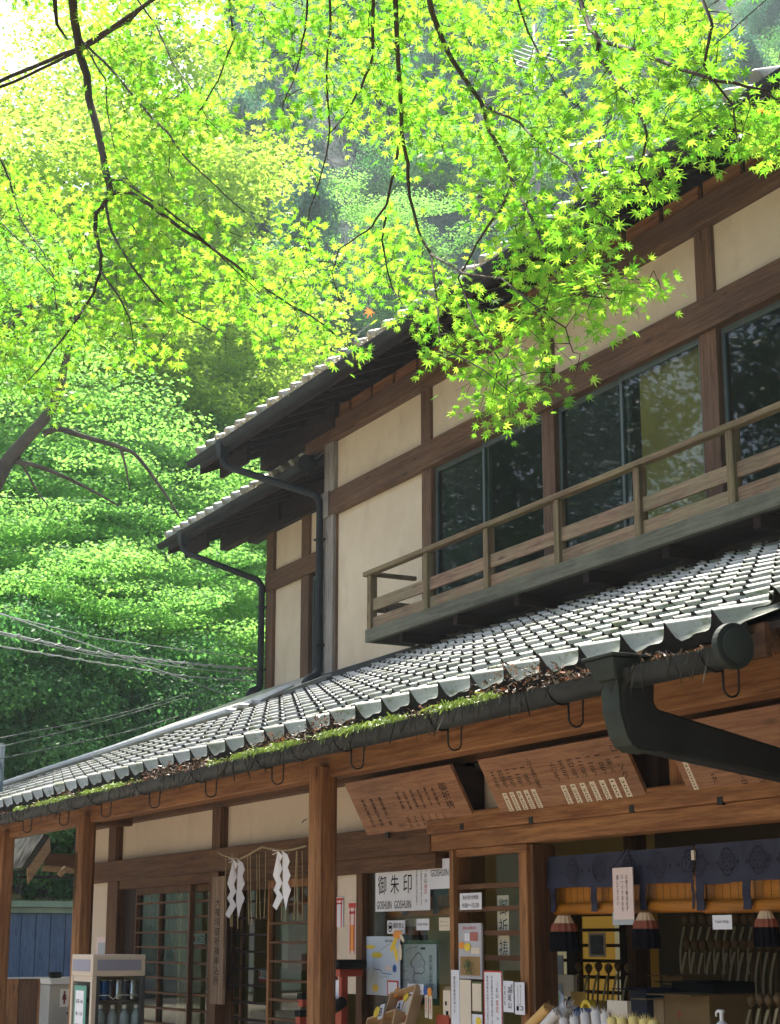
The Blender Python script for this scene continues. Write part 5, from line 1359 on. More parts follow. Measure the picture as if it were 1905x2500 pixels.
# ================================================================== ground, hillside
gm, nt, b = newmat("sandy_paving")
v = coords(nt, (1, 1, 1), False)
c = mix(nt, ramp(nt, noise(nt, v, .8, 5), [(.35, 0.), (.7, 1.)]), (0.17, 0.145, 0.11), (0.24, 0.21, 0.165))
c = mix(nt, .5, c, ramp(nt, noise(nt, v, 40, 4, .7), [(.3, .6), (.7, 1.1)]), 'MULTIPLY')
nt.links.new(c, b.inputs["Base Color"]); b.inputs["Roughness"].default_value = .9
bump(nt, b, noise(nt, v, 60, 3, .7), .5, .01)
g = build(MB().add([(-400, -400, 0), (400, -400, 0), (400, 400, 0), (-400, 400, 0)], [(0, 1, 2, 3)]), "ground", gm)
tag(g, kind="structure")

U2 = Vector((FWD.x, FWD.y, 0)).normalized(); T2 = Vector((RGT.x, RGT.y, 0))
def hill(s, t):
    n1 = math.sin(s * .11 + t * .07) * 1.6 + math.sin(t * .17 + 1.3) * 1.4 + math.sin(s * .31 - t * .23) * .7
    h = max(0.0, s - 40) * .85 + max(0.0, s - 60) * .35
    h += max(0, t - 4) * .12 * min(1, max(0, (s - 35)) / 20)
    cut = 1.0
    if t < -8: cut = max(.5, 1 - (-8 - t) * .06)
    return max(-.3, (h * cut + n1 * min(1, max(0, s - 38) / 12)) if s > 34 else -.3)
S = np.arange(24, 150, 2.0); Tt = np.arange(-90, 110, 2.0)
V_ = []; F_ = []
for s in S:
    for t in Tt:
        p = U2 * s + T2 * t; h = hill(s, t) if s < 120 else hill(120, t)
        V_.append((p.x, p.y, h + (.6 * math.sin(s * 1.7 + t * 2.3) + .5 * math.sin(t * 1.1 - s * .9)) * (1 if h > 1 else 0)))
w_ = len(Tt)
for i in range(len(S) - 1):
    for j in range(w_ - 1):
        a = i * w_ + j; F_.append((a, a + 1, a + w_ + 1, a + w_))
hm_, nt, b = newmat("rocky_undergrowth")
v = coords(nt, (1, 1, 1), False)
n1 = noise(nt, v, .22, 8, .65); n2 = noise(nt, v, .9, 8, .7)
c = mix(nt, ramp(nt, n1, [(.34, 0.), (.50, 1.)]), (0.13, 0.13, 0.14), (0.03, 0.075, 0.05))
c = mix(nt, .8, c, ramp(nt, n2, [(.3, .35), (.7, 1.3)]), 'MULTIPLY')
nt.links.new(c, b.inputs["Base Color"]); b.inputs["Roughness"].default_value = .95
bump(nt, b, n2, 1.0, .6)
hl = build(MB().add(V_, F_), "hillside", hm_, smooth=True); tag(hl, kind="structure")

# ================================================================== foliage
rg = np.random.default_rng(11)
def leaf_cloud(name, pads, n, size, mat, flat=.5, droop=0.0, aspect=.55, tint_up=.5, seed=1):
    """pads: (x,y,z,rx,ry,rz); folded leaf blades spread through them"""
    g_ = np.random.default_rng(seed)
    pads = np.array(pads, dtype=float); wgt = (pads[:, 3] * pads[:, 4] * pads[:, 5]) ** .75; wgt /= wgt.sum()
    k = g_.choice(len(pads), n, p=wgt); P = pads[k]
    d = g_.normal(size=(n, 3)); d /= np.linalg.norm(d, axis=1)[:, None]
    r = g_.random(n) ** .35
    pos = P[:, :3] + d * r[:, None] * P[:, 3:6]
    padt = g_.random(len(pads))[k]
    nrm = d * (1 - flat) + np.array([0, 0, 1.0]) * flat + g_.normal(size=(n, 3)) * .35
    nrm /= np.linalg.norm(nrm, axis=1)[:, None]
    t = g_.normal(size=(n, 3)); t[:, 2] -= droop * 3; t -= nrm * (t * nrm).sum(1)[:, None]; t /= np.linalg.norm(t, axis=1)[:, None]
    u = np.cross(nrm, t)
    sz = size * (.6 + .8 * g_.random(n))[:, None]
    a = pos - t * sz * .5; c_ = pos + t * sz * .5; b_ = pos + u * sz * aspect * .5 - nrm * sz * .08; d_ = pos - u * sz * aspect * .5 - nrm * sz * .08
    verts = np.stack([a, b_, c_, d_], 1).reshape(-1, 3)
    tint = np.clip(.5 * padt + .5 * g_.random(n), 0, 1)
    return fast_mesh(name, verts, 4, np.arange(n * 4), mat, np.repeat(tint, 4))
def pads_round(R_, H, n, seed, pr=(.8, 1.5), zr=.6, layer=False, cone=False):
    g_ = np.random.default_rng(seed); out = []
    for i in range(n):
        d = g_.normal(size=3); d /= np.linalg.norm(d); rr = g_.random() ** .4
        if cone:
            h = g_.random(); rad = R_ * (1 - h) * (.35 + .65 * g_.random()) + .2; a = g_.random() * 6.283
            x, y, z = rad * math.cos(a), rad * math.sin(a), H * h
        else:
            x, y, z = d[0] * R_ * rr, d[1] * R_ * rr, H * .5 + d[2] * H * .5 * rr
        s = pr[0] + (pr[1] - pr[0]) * g_.random()
        out.append((x, y, z, s, s, s * (zr if not layer else .22)))
    return out
F = {}
F["maple_pale"] = foliage_mat("pale_maple_leaf", [(0.15, 0.26, 0.04), (0.25, 0.36, 0.06)], .62, [(0.34, 0.58, 0.06), (0.58, 0.78, 0.10)], .015)
F["maple_mid"] = foliage_mat("mid_maple_leaf", [(0.13, 0.29, 0.09), (0.23, 0.42, 0.12)], .55, [(0.24, 0.58, 0.10), (0.36, 0.66, 0.12)], .012)
F["broad"] = foliage_mat("broad_leaf", [(0.05, 0.155, 0.06), (0.11, 0.25, 0.08)], .45, [(0.08, 0.32, 0.08), (0.20, 0.48, 0.10)], .02)
F["cedar"] = foliage_mat("cedar_frond", [(0.035, 0.115, 0.085), (0.08, 0.19, 0.12)], .4, [(0.06, 0.25, 0.13), (0.14, 0.38, 0.18)], .04)
barkm = simple("grey_bark", (0.07, 0.06, 0.05), .9, 0, .35, 4, .5)
CR = {
 "maple_a": leaf_cloud("crown", pads_round(3.6, 4.6, 60, 1, (.6, 1.3), layer=True), 17000, .10, F["maple_pale"], .75, .2, .8, seed=2),
 "maple_b": leaf_cloud("crown", pads_round(3.4, 5.0, 70, 3, (.6, 1.2), layer=True), 17000, .10, F["maple_mid"], .75, .2, .8, seed=4),
 "broad_a": leaf_cloud("crown", pads_round(3.2, 5.2, 46, 5, (.7, 1.4)), 15000, .13, F["broad"], .35, .2, .6, seed=6),
 "broad_b": leaf_cloud("crown", pads_round(3.6, 4.2, 40, 7, (.8, 1.6), .5), 15000, .13, F["broad"], .4, .3, .6, seed=8),
 "cedar": leaf_cloud("crown", pads_round(2.6, 8.5, 60, 9, (.5, 1.0), 1.3, cone=True), 16000, .19, F["cedar"], .0, 1.2, .35, seed=10),
}
def trunk_mesh(h, r, seed, limbs=6, spread=2.2, hc=4.5):
    g_ = random.Random(seed); m = MB()
    pts = [Vector((0, 0, -h)), Vector((.1, 0, -h * .5)), Vector((0, .1, 0)), Vector((.15, 0, hc * .5)), Vector((.1, .1, hc * .9))]
    m.tube(pts, [r * 1.25, r, r * .8, r * .45, r * .1], 8)
    for i in range(limbs):
        a = g_.random() * 6.28; z = g_.uniform(0, hc * .5); s = g_.uniform(.6, 1) * spread
        m.tube([Vector((.08, .05, z)), Vector((s * .5 * math.cos(a), s * .5 * math.sin(a), z + .5)), Vector((s * math.cos(a), s * math.sin(a), z + 1.1))], [r * .4, r * .22, r * .06], 6)
    return mesh_of("trunk", m.v, m.f, barkm, True)
TR = {k: trunk_mesh(9.0, .07 if k == 'maple_b' else .13, i, 7 if k != "cedar" else 2, 2.6, 7.5 if k == "cedar" else 4.5) for i, k in enumerate(CR)}
def tree(kind, px, py, dist, sc, name, label, group, zsc=1.0):
    p = atD(px, py, dist)
    base = p - Vector((0, 0, 2.4 * sc))
    e = empty(name, (p.x, p.y, base.z), label, "tree", group)
    rz = rnd.random() * 6.28
    s3 = (sc, sc, sc * zsc)
    place("crown", CR[kind], (p.x, p.y, base.z), e, (0, 0, rz), s3)
    place("trunk", TR[kind], (p.x, p.y, base.z), e, (0, 0, rz), s3)
    return e
# near maples beyond the building, pale and sunlit
L1 = "pale green maple with layered sunlit foliage beyond the wing roof"; G1 = "pale maples beyond the building"
for (px, py, d, s) in ((60, 560, 42, 1.3), (230, 760, 41, 1.2), (10, 820, 38, 1.1), (250, 360, 47, 1.4), (420, 880, 39, 1.1), (-150, 650, 40, 1.4), (330, 600, 44, 1.25), (560, 960, 38, .85), (480, 1040, 37, .8), (640, 1060, 40, .6), (330, 180, 52, 1.2), (300, 980, 36.5, .85), (120, 1000, 36, .85), (-60, 1020, 36, .9)):
    tree("maple_a", px, py, d, s, "maple_tree", L1, G1)
L2 = "mid green maple with spreading layered boughs behind the roofs"; G2 = "green maples behind the roofs"
for (px, py, d, s) in ((120, 1170, 32.5, .72), (330, 1180, 33, .74), (-60, 1200, 32, .8), (500, 1190, 34, .72), (610, 1230, 35, .6), (220, 1300, 30.5, .62), (430, 1320, 31, .62), (20, 1330, 30, .7), (560, 1360, 32, .58), (690, 1230, 38, .6), (120, 1430, 28.5, .6), (310, 1440, 28.5, .6), (480, 1470, 29.5, .56), (-40, 1460, 28, .6), (600, 1500, 31, .52)):
    tree("maple_b", px, py, d, s, "maple_tree", L2, G2)
L3 = "dark green broadleaf tree in the shade beyond the lower roof"; G3 = "shaded broadleaf trees beyond the lower roof"
for (px, py, d, s) in ((60, 1570, 27, .6), (220, 1560, 27, .6), (390, 1580, 27.5, .58), (530, 1600, 28.5, .56), (-60, 1600, 26.5, .6), (130, 1700, 26, .55), (290, 1700, 26.2, .55), (440, 1710, 27, .52), (570, 1690, 28, .5), (10, 1720, 25.7, .55), (200, 1820, 25.6, .5), (350, 1820, 26, .5), (70, 1840, 25.5, .5), (480, 1800, 27, .5), (-40, 1850, 25.5, .5), (130, 1950, 25.6, .45), (30, 1970, 25.6, .45), (250, 1920, 26, .45), (60, 2100, 27, .5), (140, 2080, 27, .5), (300, 1640, 34, .9), (480, 1640, 36, .9), (100, 1700, 33, .9), (30, 1900, 32, .8), (200, 1950, 35, .8), (560, 1760, 38, .9)):
    if py < 1660 and d < 29: tree("maple_b", px, py, d, s, "maple_tree", L2, G2)
    else: tree("broad_b" if rnd.random() < .5 else "broad_a", px, py, d, s, "broadleaf_tree", L3, G3)
L4 = "tree growing on the rocky wooded hillside far behind the roofs"; G4 = "trees on the wooded hillside"
cnt = 0
for s in np.arange(45, 96, 4.0):
    for t in np.arange(-34, 40, 4.2):
        ss = s + rnd.uniform(-2, 2); tt = t + rnd.uniform(-2, 2)
        if rnd.random() < .08: continue
        if abs(tt) > ss * .36 + 5: continue
        p = U2 * ss + T2 * tt; h = hill(ss, tt)
        kd = rnd.choice(["cedar", "broad_a", "broad_b", "cedar", "maple_b"])
        sc = rnd.uniform(.6, 1.05)
        e = empty({"cedar": "cedar_tree", "maple_b": "maple_tree"}.get(kd, "broadleaf_tree"), (p.x, p.y, h), L4, "tree", G4)
        rz = rnd.random() * 6.28
        place("crown", CR[kd], (p.x, p.y, h + .3), e, (0, 0, rz), (sc,) * 3)
        cnt += 1

# ================================================================== the overhanging maple
nm = foliage_mat("backlit_maple_leaf", [(0.08, 0.19, 0.015), (0.14, 0.26, 0.02), (0.20, 0.31, 0.03), (0.45, 0.14, 0.03)], .62,
                 [(0.10, 0.38, 0.015), (0.27, 0.62, 0.03), (0.50, 0.80, 0.06), (0.70, 0.22, 0.05)], .05)
twigm = simple("dark_maple_bark", (0.055, 0.040, 0.030), .85, 0, .3, 6, .4)
MX, MY = -3.2, -2.4
maple = empty("overhanging_maple_tree", (MX, MY, 0), "large maple whose backlit yellow-green boughs hang across the top of the view", "tree")
def dep(px, py):      # the canopy hangs closer on the right
    return 8.3 - 3.1 * max(0, min(1, px / 1905)) + .5 * math.sin(px * .006 + py * .004)
VW = 1905 / 1680.0
BR = [
 ([(172,-60),(184,57),(192,119),(212,187),(218,243),(243,334),(254,396),(271,475)], 13, 9),
 ([(272,476),(235,522),(232,567),(247,624),(244,669),(227,720),(170,805),(108,885),(70,930)], 7, 1.5),
 ([(247,663),(289,720),(317,777),(329,851)], 3, 1.2),
 ([(271,475),(285,468),(317,468),(363,499),(442,558),(510,598),(601,669),(680,726),(794,794),(850,850)], 7, 1.5),
 ([(272,439),(300,442),(397,505),(465,556),(567,652),(640,720)], 4, 1.2),
 ([(258,499),(272,567),(317,641),(385,731),(476,788),(560,830)], 4, 1.2),
 ([(-60,225),(0,198),(90,160),(187,119),(283,62),(430,-40)], 6, 6),
 ([(-60,235),(0,213),(100,170),(193,125),(317,50),(385,-20)], 5, 4),
 ([(130,-40),(140,60),(165,98)], 8, 2),
 ([(195,93),(283,181),(351,266),(413,328),(452,385),(520,450),(600,520)], 4, 1.3),
 ([(195,93),(260,200),(262,280),(282,370)], 3, 1.2),
 ([(1035,-50),(1067,63),(1109,153),(1177,250),(1194,318),(1234,387),(1251,443),(1297,529),(1348,650),(1400,720),(1500,730)], 7, 1.3),
 ([(1186,259),(1268,301),(1314,347),(1393,409),(1433,489),(1500,540)], 3.5, 1.1),
 ([(1251,443),(1223,512),(1166,591),(1120,680),(1160,790),(1220,880),(1200,980)], 3.5, 1.1),
 ([(1405,-50),(1433,57),(1462,99),(1456,136),(1496,182),(1553,256),(1580,330),(1560,420),(1590,480)], 6, 1.2),
 ([(1462,99),(1547,122),(1661,171),(1757,199),(1860,216),(1960,300)], 5, 1.5),
 ([(1700,-40),(1740,60),(1720,160),(1790,260),(1800,340)], 3.5, 1.2),
 ([(961,-50),(973,142),(981,330),(995,398),(1001,483),(1020,560),(1052,620)], 6, 3.0),
 ([(1052,620),(1071,752),(1075,850),(1180,900),(1250,960)], 3, 1.1),
 ([(1052,620),(1133,667),(1224,681),(1300,740),(1380,800),(1400,860)], 3, 1.1),
 ([(981,330),(962,414),(943,500),(909,552),(862,586),(829,610),(812,662),(830,740)], 4, 1.1),
 ([(943,529),(933,586),(952,690),(976,729),(1020,800)], 3, 1.1),
 ([(910,-50),(913,136),(882,215),(843,283),(800,330)], 4.5, 1.3),
 ([(752,-50),(746,68),(724,175),(690,260)], 3, 1.2),
 ([(806,-50),(806,74),(797,170),(806,311),(792,407),(758,509),(740,600)], 3.2, 1.2),
 ([(554,-50),(571,96),(532,198),(480,280)], 3, 1.2),
 ([(-60,330),(0,385),(23,441),(51,537),(107,617),(130,673),(140,760)], 3.5, 1.3),
 ([(-60,560),(0,540),(60,600),(150,700)], 3, 1.2),
 ([(1250,-50),(1290,80),(1330,160),(1380,230)], 3, 1.2),
 ([(300,-50),(380,60),(420,150),(500,260)], 3, 1.2),
]
bpts = []       # 3-D samples of every bough
def bough(pts, r0, r1):
    P_ = []
    for i in range(len(pts) - 1):
        for k in range(3):
            f = k / 3; px = pts[i][0] * (1 - f) + pts[i+1][0] * f; py = pts[i][1] * (1 - f) + pts[i+1][1] * f
            P_.append(atD(px, py, dep(px, py)))
    P_.append(atD(*pts[-1], dep(*pts[-1])))
    n = len(P_)
    for i in range(1, n - 1):       # gentle kinks
        P_[i] = P_[i] + Vector((rnd.uniform(-1, 1), rnd.uniform(-1, 1), rnd.uniform(-1, 1))) * .003
    rs = [(r0 + (r1 - r0) * i / (n - 1)) / 4182 * 7 for i in range(n)]
    build(MB().tube(P_, rs, 7), "bough", twigm, maple, smooth=True)
    bpts.extend(P_)
    return P_[0]
starts = [bough(*b) for b in BR]
# the limbs that carry the boughs, above the picture, back to the trunk
top = Vector((MX - .2, MY + .3, 4.3))
lim = MB()
hub = [Vector((-5.2, -.6, 7.2)), Vector((-4.3, .9, 6.6))]
lim.tube([Vector((MX, MY, 3.4)), top, Vector((-4.2, -1.6, 5.8)), hub[0]], [.14, .12, .09, .07], 9)
lim.tube([top, Vector((-3.8, -.6, 5.4)), hub[1]], [.10, .08, .06], 9)
for s_, b_ in zip(starts, BR):
    if b_[0][0][0] > -30 and b_[0][0][1] > -30: continue
    h = min(hub, key=lambda q: (q - s_).length)
    mid = (h + s_) / 2 + Vector((0, 0, .5))
    lim.tube([h, mid, s_ + Vector((0, 0, .05)), s_], [.045, .03, .014, .010], 6)
build(lim, "limbs", twigm, maple, smooth=True)
build(MB().tube([(MX, MY, -.05), (MX + .05, MY, .8), (MX - .05, MY + .05, 2.0), (MX, MY, 3.45)], [.24, .19, .16, .145], 12), "trunk", twigm, maple, smooth=True)

# leaf outline: seven pointed lobes, a little cupped
def star(seed):
    r_ = random.Random(seed)
    lobes = [(0, 1.0), (38, .93), (76, .74), (118, .46)]
    angs = [(-118, .46), (-76, .74), (-38, .93), (0, 1.0), (38, .93), (76, .74), (118, .46)]
    v = [(0, 0, 0)]; tipv = []
    for i, (a, l) in enumerate(angs):
        l *= r_.uniform(.9, 1.08); a += r_.uniform(-4, 4)
        if i == 0: v.append((.10 * math.sin(R(-158)), .10 * math.cos(R(-158)), 0))
        w = .27
        v.append((l * math.sin(R(a)), l * math.cos(R(a)), -.16 * l * l + r_.uniform(-.05, .05)))
        a2 = (angs[i+1][0] + a) / 2 if i < 6 else 158
        rr = .31 if i < 6 else .11
        if i in (0, 5): rr = .23
        v.append((rr * math.sin(R(a2)), rr * math.cos(R(a2)), .02))
    n = len(v)
    # petiole
    f = [(0, i + 1, i) for i in range(1, n - 1)]
    b = len(v); v += [(-.012, 0, 0), (.012, 0, 0), (.0, -.55, -.03)]; f.append((b, b + 1, b + 2))
    return np.array(v), f
STARS = [star(i) for i in range(4)]
# where the canopy has foliage: lower edge and gaps, in survey pixels
EDGE = [(-60,900),(0,905),(100,985),(210,1010),(222,905),(300,900),(360,900),(440,872),(452,800),(540,790),(640,840),(700,868),(780,880),(862,885),(875,830),(900,770),(960,800),(1050,870),(1120,890),(1165,990),(1215,1030),(1270,990),(1310,960),(1400,915),(1410,850),(1350,790),(1420,800),(1520,745),(1625,705),(1600,690),(1530,640),(1450,560),(1500,545),(1590,460),(1540,390),(1620,375),(1700,370),(1790,372),(1850,340),(1905,390),(1960,400)]
def edge_y(px):
    for (a, ya), (b, yb) in zip(EDGE, EDGE[1:]):
        if min(a, b) <= px <= max(a, b) and a != b:
            return ya + (yb - ya) * (px - a) / (b - a)
    return 400
ys = {}
def inpoly(x, y, P_):
    c = False; j = len(P_) - 1
    for i in range(len(P_)):
        if (P_[i][1] > y) != (P_[j][1] > y) and x < (P_[j][0] - P_[i][0]) * (y - P_[i][1]) / (P_[j][1] - P_[i][1]) + P_[i][0]: c = not c
        j = i
    return c
GAPS = [
 [(500,440),(560,340),(640,305),(700,370),(690,440),(720,480),(700,520),(650,560),(570,510),(540,470)],
 [(790,420),(850,425),(880,320),(940,390),(960,450),(900,545),(850,530),(800,560),(770,500)],
 [(1010,420),(1080,470),(1130,500),(1160,560),(1120,620),(1030,610),(1005,500)],
 [(1790,-20),(1960,-20),(1960,200),(1800,170),(1770,60)],
 [(-60,10),(90,60),(120,20),(180,60),(120,130),(200,180),(190,260),(200,330),(170,420),(90,400),(0,330),(-60,300)],
 [(400,110),(480,100),(500,170),(440,190)], [(530,210),(610,190),(640,240),(560,250)],
 [(1180,640),(1260,700),(1250,760),(1190,730)], [(640,180),(690,160),(700,200),(650,220)],
 [(1330,470),(1390,520),(1380,570),(1330,530)], [(1240,60),(1300,90),(1340,150),(1270,150)],
 [(1420,160),(1480,190),(1440,230)], [(760,300),(800,310),(800,360),(765,350)],
 [(1505,330),(1560,350),(1590,380),(1530,370)], [(1470,560),(1560,570),(1640,690),(1560,660)],
 [(220,880),(300,905),(300,960),(225,990)], [(880,760),(960,775),(1000,800),(930,830),(880,820)],
]
def covered(px, py):
    if px > 1290 and py > 470:
        return inpoly(px, py, [(1000,400),(1450,400),(1500,545),(1450,560),(1530,640),(1600,690),(1625,705),(1560,745),(1480,770),(1430,800),(1350,790),(1410,850),(1400,915),(1290,960),(1000,800)])
    if py > edge_y(px): return False
    for g in GAPS:
        for dx, dy in ((0, 0), (36, 0), (-36, 0), (0, 36), (0, -36)):
            if inpoly(px + dx, py + dy, g): return False
    return True
from mathutils import kdtree
kd = kdtree.KDTree(len(bpts))
for i, p in enumerate(bpts): kd.insert(p, i)
kd.balance()
leaves = []      # (pos, rotation 3x3, size, tint, variant)
twig = MB()
tips = []
def add_spray(tip, base):
    ax = (tip - base)
    if ax.length < .05: ax = Vector((.1, 0, -.1))
    axn = ax.normalized()
    pn = (Vector((rnd.gauss(0, .35), rnd.gauss(0, .35), 1)) + Vector((-.80, .38, 0)) * rnd.uniform(.1, .9)).normalized()
    end = tip + axn * .05
    side = axn.cross(pn).normalized()
    bend = Vector((0, 0, -.02))
    twig.tube([base, base + ax * .5 + side * rnd.uniform(-.04, .04) + Vector((0, 0, rnd.uniform(-.01, .03))), end + bend], [.0022, .0017, .0008], 3, cap=False)
    n = rnd.randint(7, 11)
    for i in range(n):
        t = 1 - (i // 2) * .13
        p = tip + axn * (.05 - (i // 2) * .045)
        sgn = 1 if i % 2 else -1
        out = (side * sgn * rnd.uniform(.6, 1.0) + axn * rnd.uniform(.1, .9)).normalized() if i < n - 1 else axn
        sz = rnd.uniform(.023, .041)
        p = p + out * (.03 + rnd.random() * .055) + pn * rnd.uniform(-.02, .02) + Vector((0, 0, -.015))
        nn = (pn + Vector((rnd.gauss(0, .34), rnd.gauss(0, .34), rnd.gauss(0, .2)))).normalized()
        yv = (out + Vector((0, 0, -.25))); yv = (yv - nn * yv.dot(nn)).normalized(); xv = yv.cross(nn)
        tt = rnd.random(); tt = tt * .66 if rnd.random() > .0005 else 1.0
        leaves.append((p, xv, yv, nn, sz, tt, rnd.randrange(4)))
stp = 48
yy = -60
while yy < 1040:
    xx = -60
    while xx < 1960:
        for e in (.0, .30, .65):
            x = xx + rnd.uniform(-.5, .5) * stp; y = yy + rnd.uniform(-.5, .5) * stp
            if covered(x, y):
                # clumps and thin places
                dn = math.sin(x * .021 + 1.3 * math.sin(y * .017)) + math.sin(y * .027 + 1.1 * math.sin(x * .013))
                if rnd.random() < .80 + .22 * dn:
                    tips.append(atD(x, y, dep(x, y) + e + rnd.uniform(-.25, .25)))
        xx += stp
    yy += stp
# every spray springs from the nearest wood already grown, so the twigs fork outwards from the boughs
src = np.array([p[:] for p in bpts]); T_ = np.array([p[:] for p in tips])
dist = np.full(len(T_), 1e9); near = np.zeros((len(T_), 3))
for i in range(0, len(src), 1):
    d_ = np.linalg.norm(T_ - src[i], axis=1); m_ = d_ < dist; dist[m_] = d_[m_]; near[m_] = src[i]
done = np.zeros(len(T_), bool)
for _ in range(len(T_)):
    i = int(np.argmin(np.where(done, 1e9, dist))); done[i] = True
    add_spray(Vector(T_[i]), Vector(near[i]))
    d_ = np.linalg.norm(T_ - T_[i], axis=1) * 1.12; m_ = (d_ < dist) & ~done; dist[m_] = d_[m_]; near[m_] = T_[i]
build(twig, "twigs", twigm, maple)["kind"] = "stuff"
print("leaves", len(leaves))
leaves.sort(key=lambda l: -l[4] / (l[0] - CAM).length * (1 if 0 < 952.5 + FPX * (l[0] - CAM).dot(RGT) / (l[0] - CAM).dot(FWD) < 1905 and 0 < 1250 - FPX * (l[0] - CAM).dot(UPV) / (l[0] - CAM).dot(FWD) else .2))
# 300 of the largest, each an object; variants carry their own tint
LM = {}
for k, (sv, sf) in enumerate(STARS):
    for q, tn in enumerate((.1, .3, .45, .62)):
        me = mesh_of("maple_leaf", sv.tolist(), sf, nm)
        at = me.attributes.new("tint", 'FLOAT', 'POINT'); at.data.foreach_set("value", [tn] * len(sv))
        LM[(k, q)] = me
for (p, xv, yv, nn, sz, tt, k) in leaves[:300]:
    o = place("leaf", LM[(k, min(3, int(tt * 5)))], p, maple)
    o.rotation_euler = Matrix((xv, yv, nn)).transposed().to_euler(); o.scale = (sz,) * 3
rest = leaves[300:]
V_ = []; F3 = []; Tn = []; off = 0
for k in range(4):
    sv, sf = STARS[k]; grp = [l for l in rest if l[6] == k]
    P_ = np.array([l[0][:] for l in grp]); X_ = np.array([l[1][:] for l in grp]); Y_ = np.array([l[2][:] for l in grp]); Z_ = np.array([l[3][:] for l in grp]); s_ = np.array([l[4] for l in grp])[:, None, None]
    W_ = P_[:, None] + s_ * (sv[None, :, 0:1] * X_[:, None] + sv[None, :, 1:2] * Y_[:, None] + sv[None, :, 2:3] * Z_[:, None])
    V_.append(W_.reshape(-1, 3)); Tn.append(np.repeat(np.array([l[5] for l in grp]), len(sv)))
    fa = np.array(sf); F3.append((fa[None] + (np.arange(len(grp)) * len(sv))[:, None, None] + off).reshape(-1)); off += len(grp) * len(sv)
V_ = np.concatenate(V_); cc = V_.mean(0)
me = fast_mesh("maple_leaves", V_ - cc, 3, np.concatenate(F3), nm, np.concatenate(Tn))
o = place("leaves", me, cc, maple); o["kind"] = "stuff"

# ================================================================== beyond the porch, at the left
BLUEW = wood("blue_painted_boards", (0.13, 0.20, 0.33), (0.09, 0.15, 0.27), "Z", .5)
XS_ = -24.0
shed = empty("blue_shed", (XS_, 6.2, 0), "blue boarded shed with pale green mossy roof edge seen under the porch", "shed")
zt_, zbb = atX(90, 2230, XS_).z, atX(90, 2383, XS_).z
ya, yb = 3.6, 9.0; y = ya
while y < yb:
    build(MB().box(XS_ - .02, XS_, y + .004, y + .205, 0, zt_), "wall_board", BLUEW, shed, bevel=.004); y += .21
build(MB().box(XS_ - 2.5, XS_ - .03, ya, yb, 0, zt_ - .02), "core", M["darkZ"], shed)
PG = simple("pale_green_trim", (0.22, 0.32, 0.25), .6, 0, .25, 3)
build(MB().box(XS_ - 2.6, XS_ + .06, ya - .1, yb, zt_ + .005, zt_ + .075), "fascia", PG, shed, bevel=.006)
build(MB().box(XS_ - 2.7, XS_ + .14, ya - .15, yb, zt_ + .08, zt_ + .17), "roof_edge", PG, shed, bevel=.01)
mo_ = MB()
for i in range(900):
    y = rnd.uniform(ya, yb); x = XS_ + .12 - rnd.random() ** 2 * .5; h = rnd.uniform(.015, .05)
    mo_.add([(x, y - .012, zt_ + .17), (x, y + .012, zt_ + .17), (x + rnd.uniform(-.02, .02), y + rnd.uniform(-.02, .02), zt_ + .17 + h)], [(0, 1, 2)])
mossm = foliage_mat("yellow_green_moss", [(0.10, 0.14, 0.02), (0.22, 0.26, 0.04)], .3)
build(mo_, "roof_moss", mossm, shed)["kind"] = "stuff"
lg = atX(30, 2188, XS_); build(MB().tube([(XS_ - .1, lg.y - .25, zt_ + .22), (XS_ - .1, lg.y + .14, zt_ + .22)], .05, 10), "log", M["railY"], shed, smooth=True)
# wooden fence in front of it
XFn = -22.0; zft = atX(60, 2388, XFn).z
fn = empty("board_fence", (XFn, 5.5, 0), "warm brown upright board fence below the blue shed", "fence")
y = 5.0
while y < 7.6:
    w = rnd.choice((.16, .20, .24)); build(MB().box(XFn - .02 - rnd.random() * .01, XFn + rnd.random() * .008, y, y + w - .006, 0, zft - .01), "board", M["cedarZ"] if rnd.random() < .6 else M["brownZ"], fn, bevel=.003); y += w
build(MB().box(XFn - .05, XFn + .03, 5.0, 7.6, zft - .008, zft + .012), "cap_rail", simple("pale_metal_cap", (0.5, 0.5, 0.48), .4), fn)
# toilet sign pillar
XT = -16.0; yt0, yt1 = atX(122, 2400, XT).y, atX(172, 2400, XT).y; zt0 = atX(145, 2388, XT).z
tp = empty("toilet_sign_pillar", (XT, (yt0 + yt1) / 2, 0), "white sign pillar with a dark red woman figure, left of the porch column", "sign")
build(MB().box(XT - .3, XT, yt0, yt1, 0, zt0 - .06), "pillar", simple("pillar_grey", (0.42, 0.42, 0.40), .6), tp, bevel=.004)
build(MB().hexa([(XT - .3, yt0, zt0 - .055), (XT + .05, yt0, zt0 - .055), (XT + .05, yt1, zt0 - .055), (XT - .3, yt1, zt0 - .055), (XT - .3, yt0 - .01, zt0), (XT + .01, yt0 - .01, zt0), (XT + .01, yt1 + .01, zt0), (XT - .3, yt1 + .01, zt0)]), "sloping_cap", M["white"], tp, bevel=.004)
build(MB().box(XT - .12, XT - .02, yt0 + .02, yt0 + .12, zt0 + .002, zt0 + .055), "black_lamp", INK, tp, bevel=.012)
yc = atX(157, 2440, XT).y; zc_ = atX(157, 2428, XT).z
build(MB().box(XT, XT + .002, yc - .04, yc + .045, zc_ - .11, zc_ + .05), "sign_plate", M["white"], tp)
fg = MB(); fg.disc((XT + .004, yc, zc_ + .022), .010, (1, 0, 0), .002, 12)
fg.add([(XT + .004, yc - .022, zc_ - .045), (XT + .004, yc + .022, zc_ - .045), (XT + .004, yc + .010, zc_ + .010), (XT + .004, yc - .010, zc_ + .010)], [(0, 1, 2, 3)])
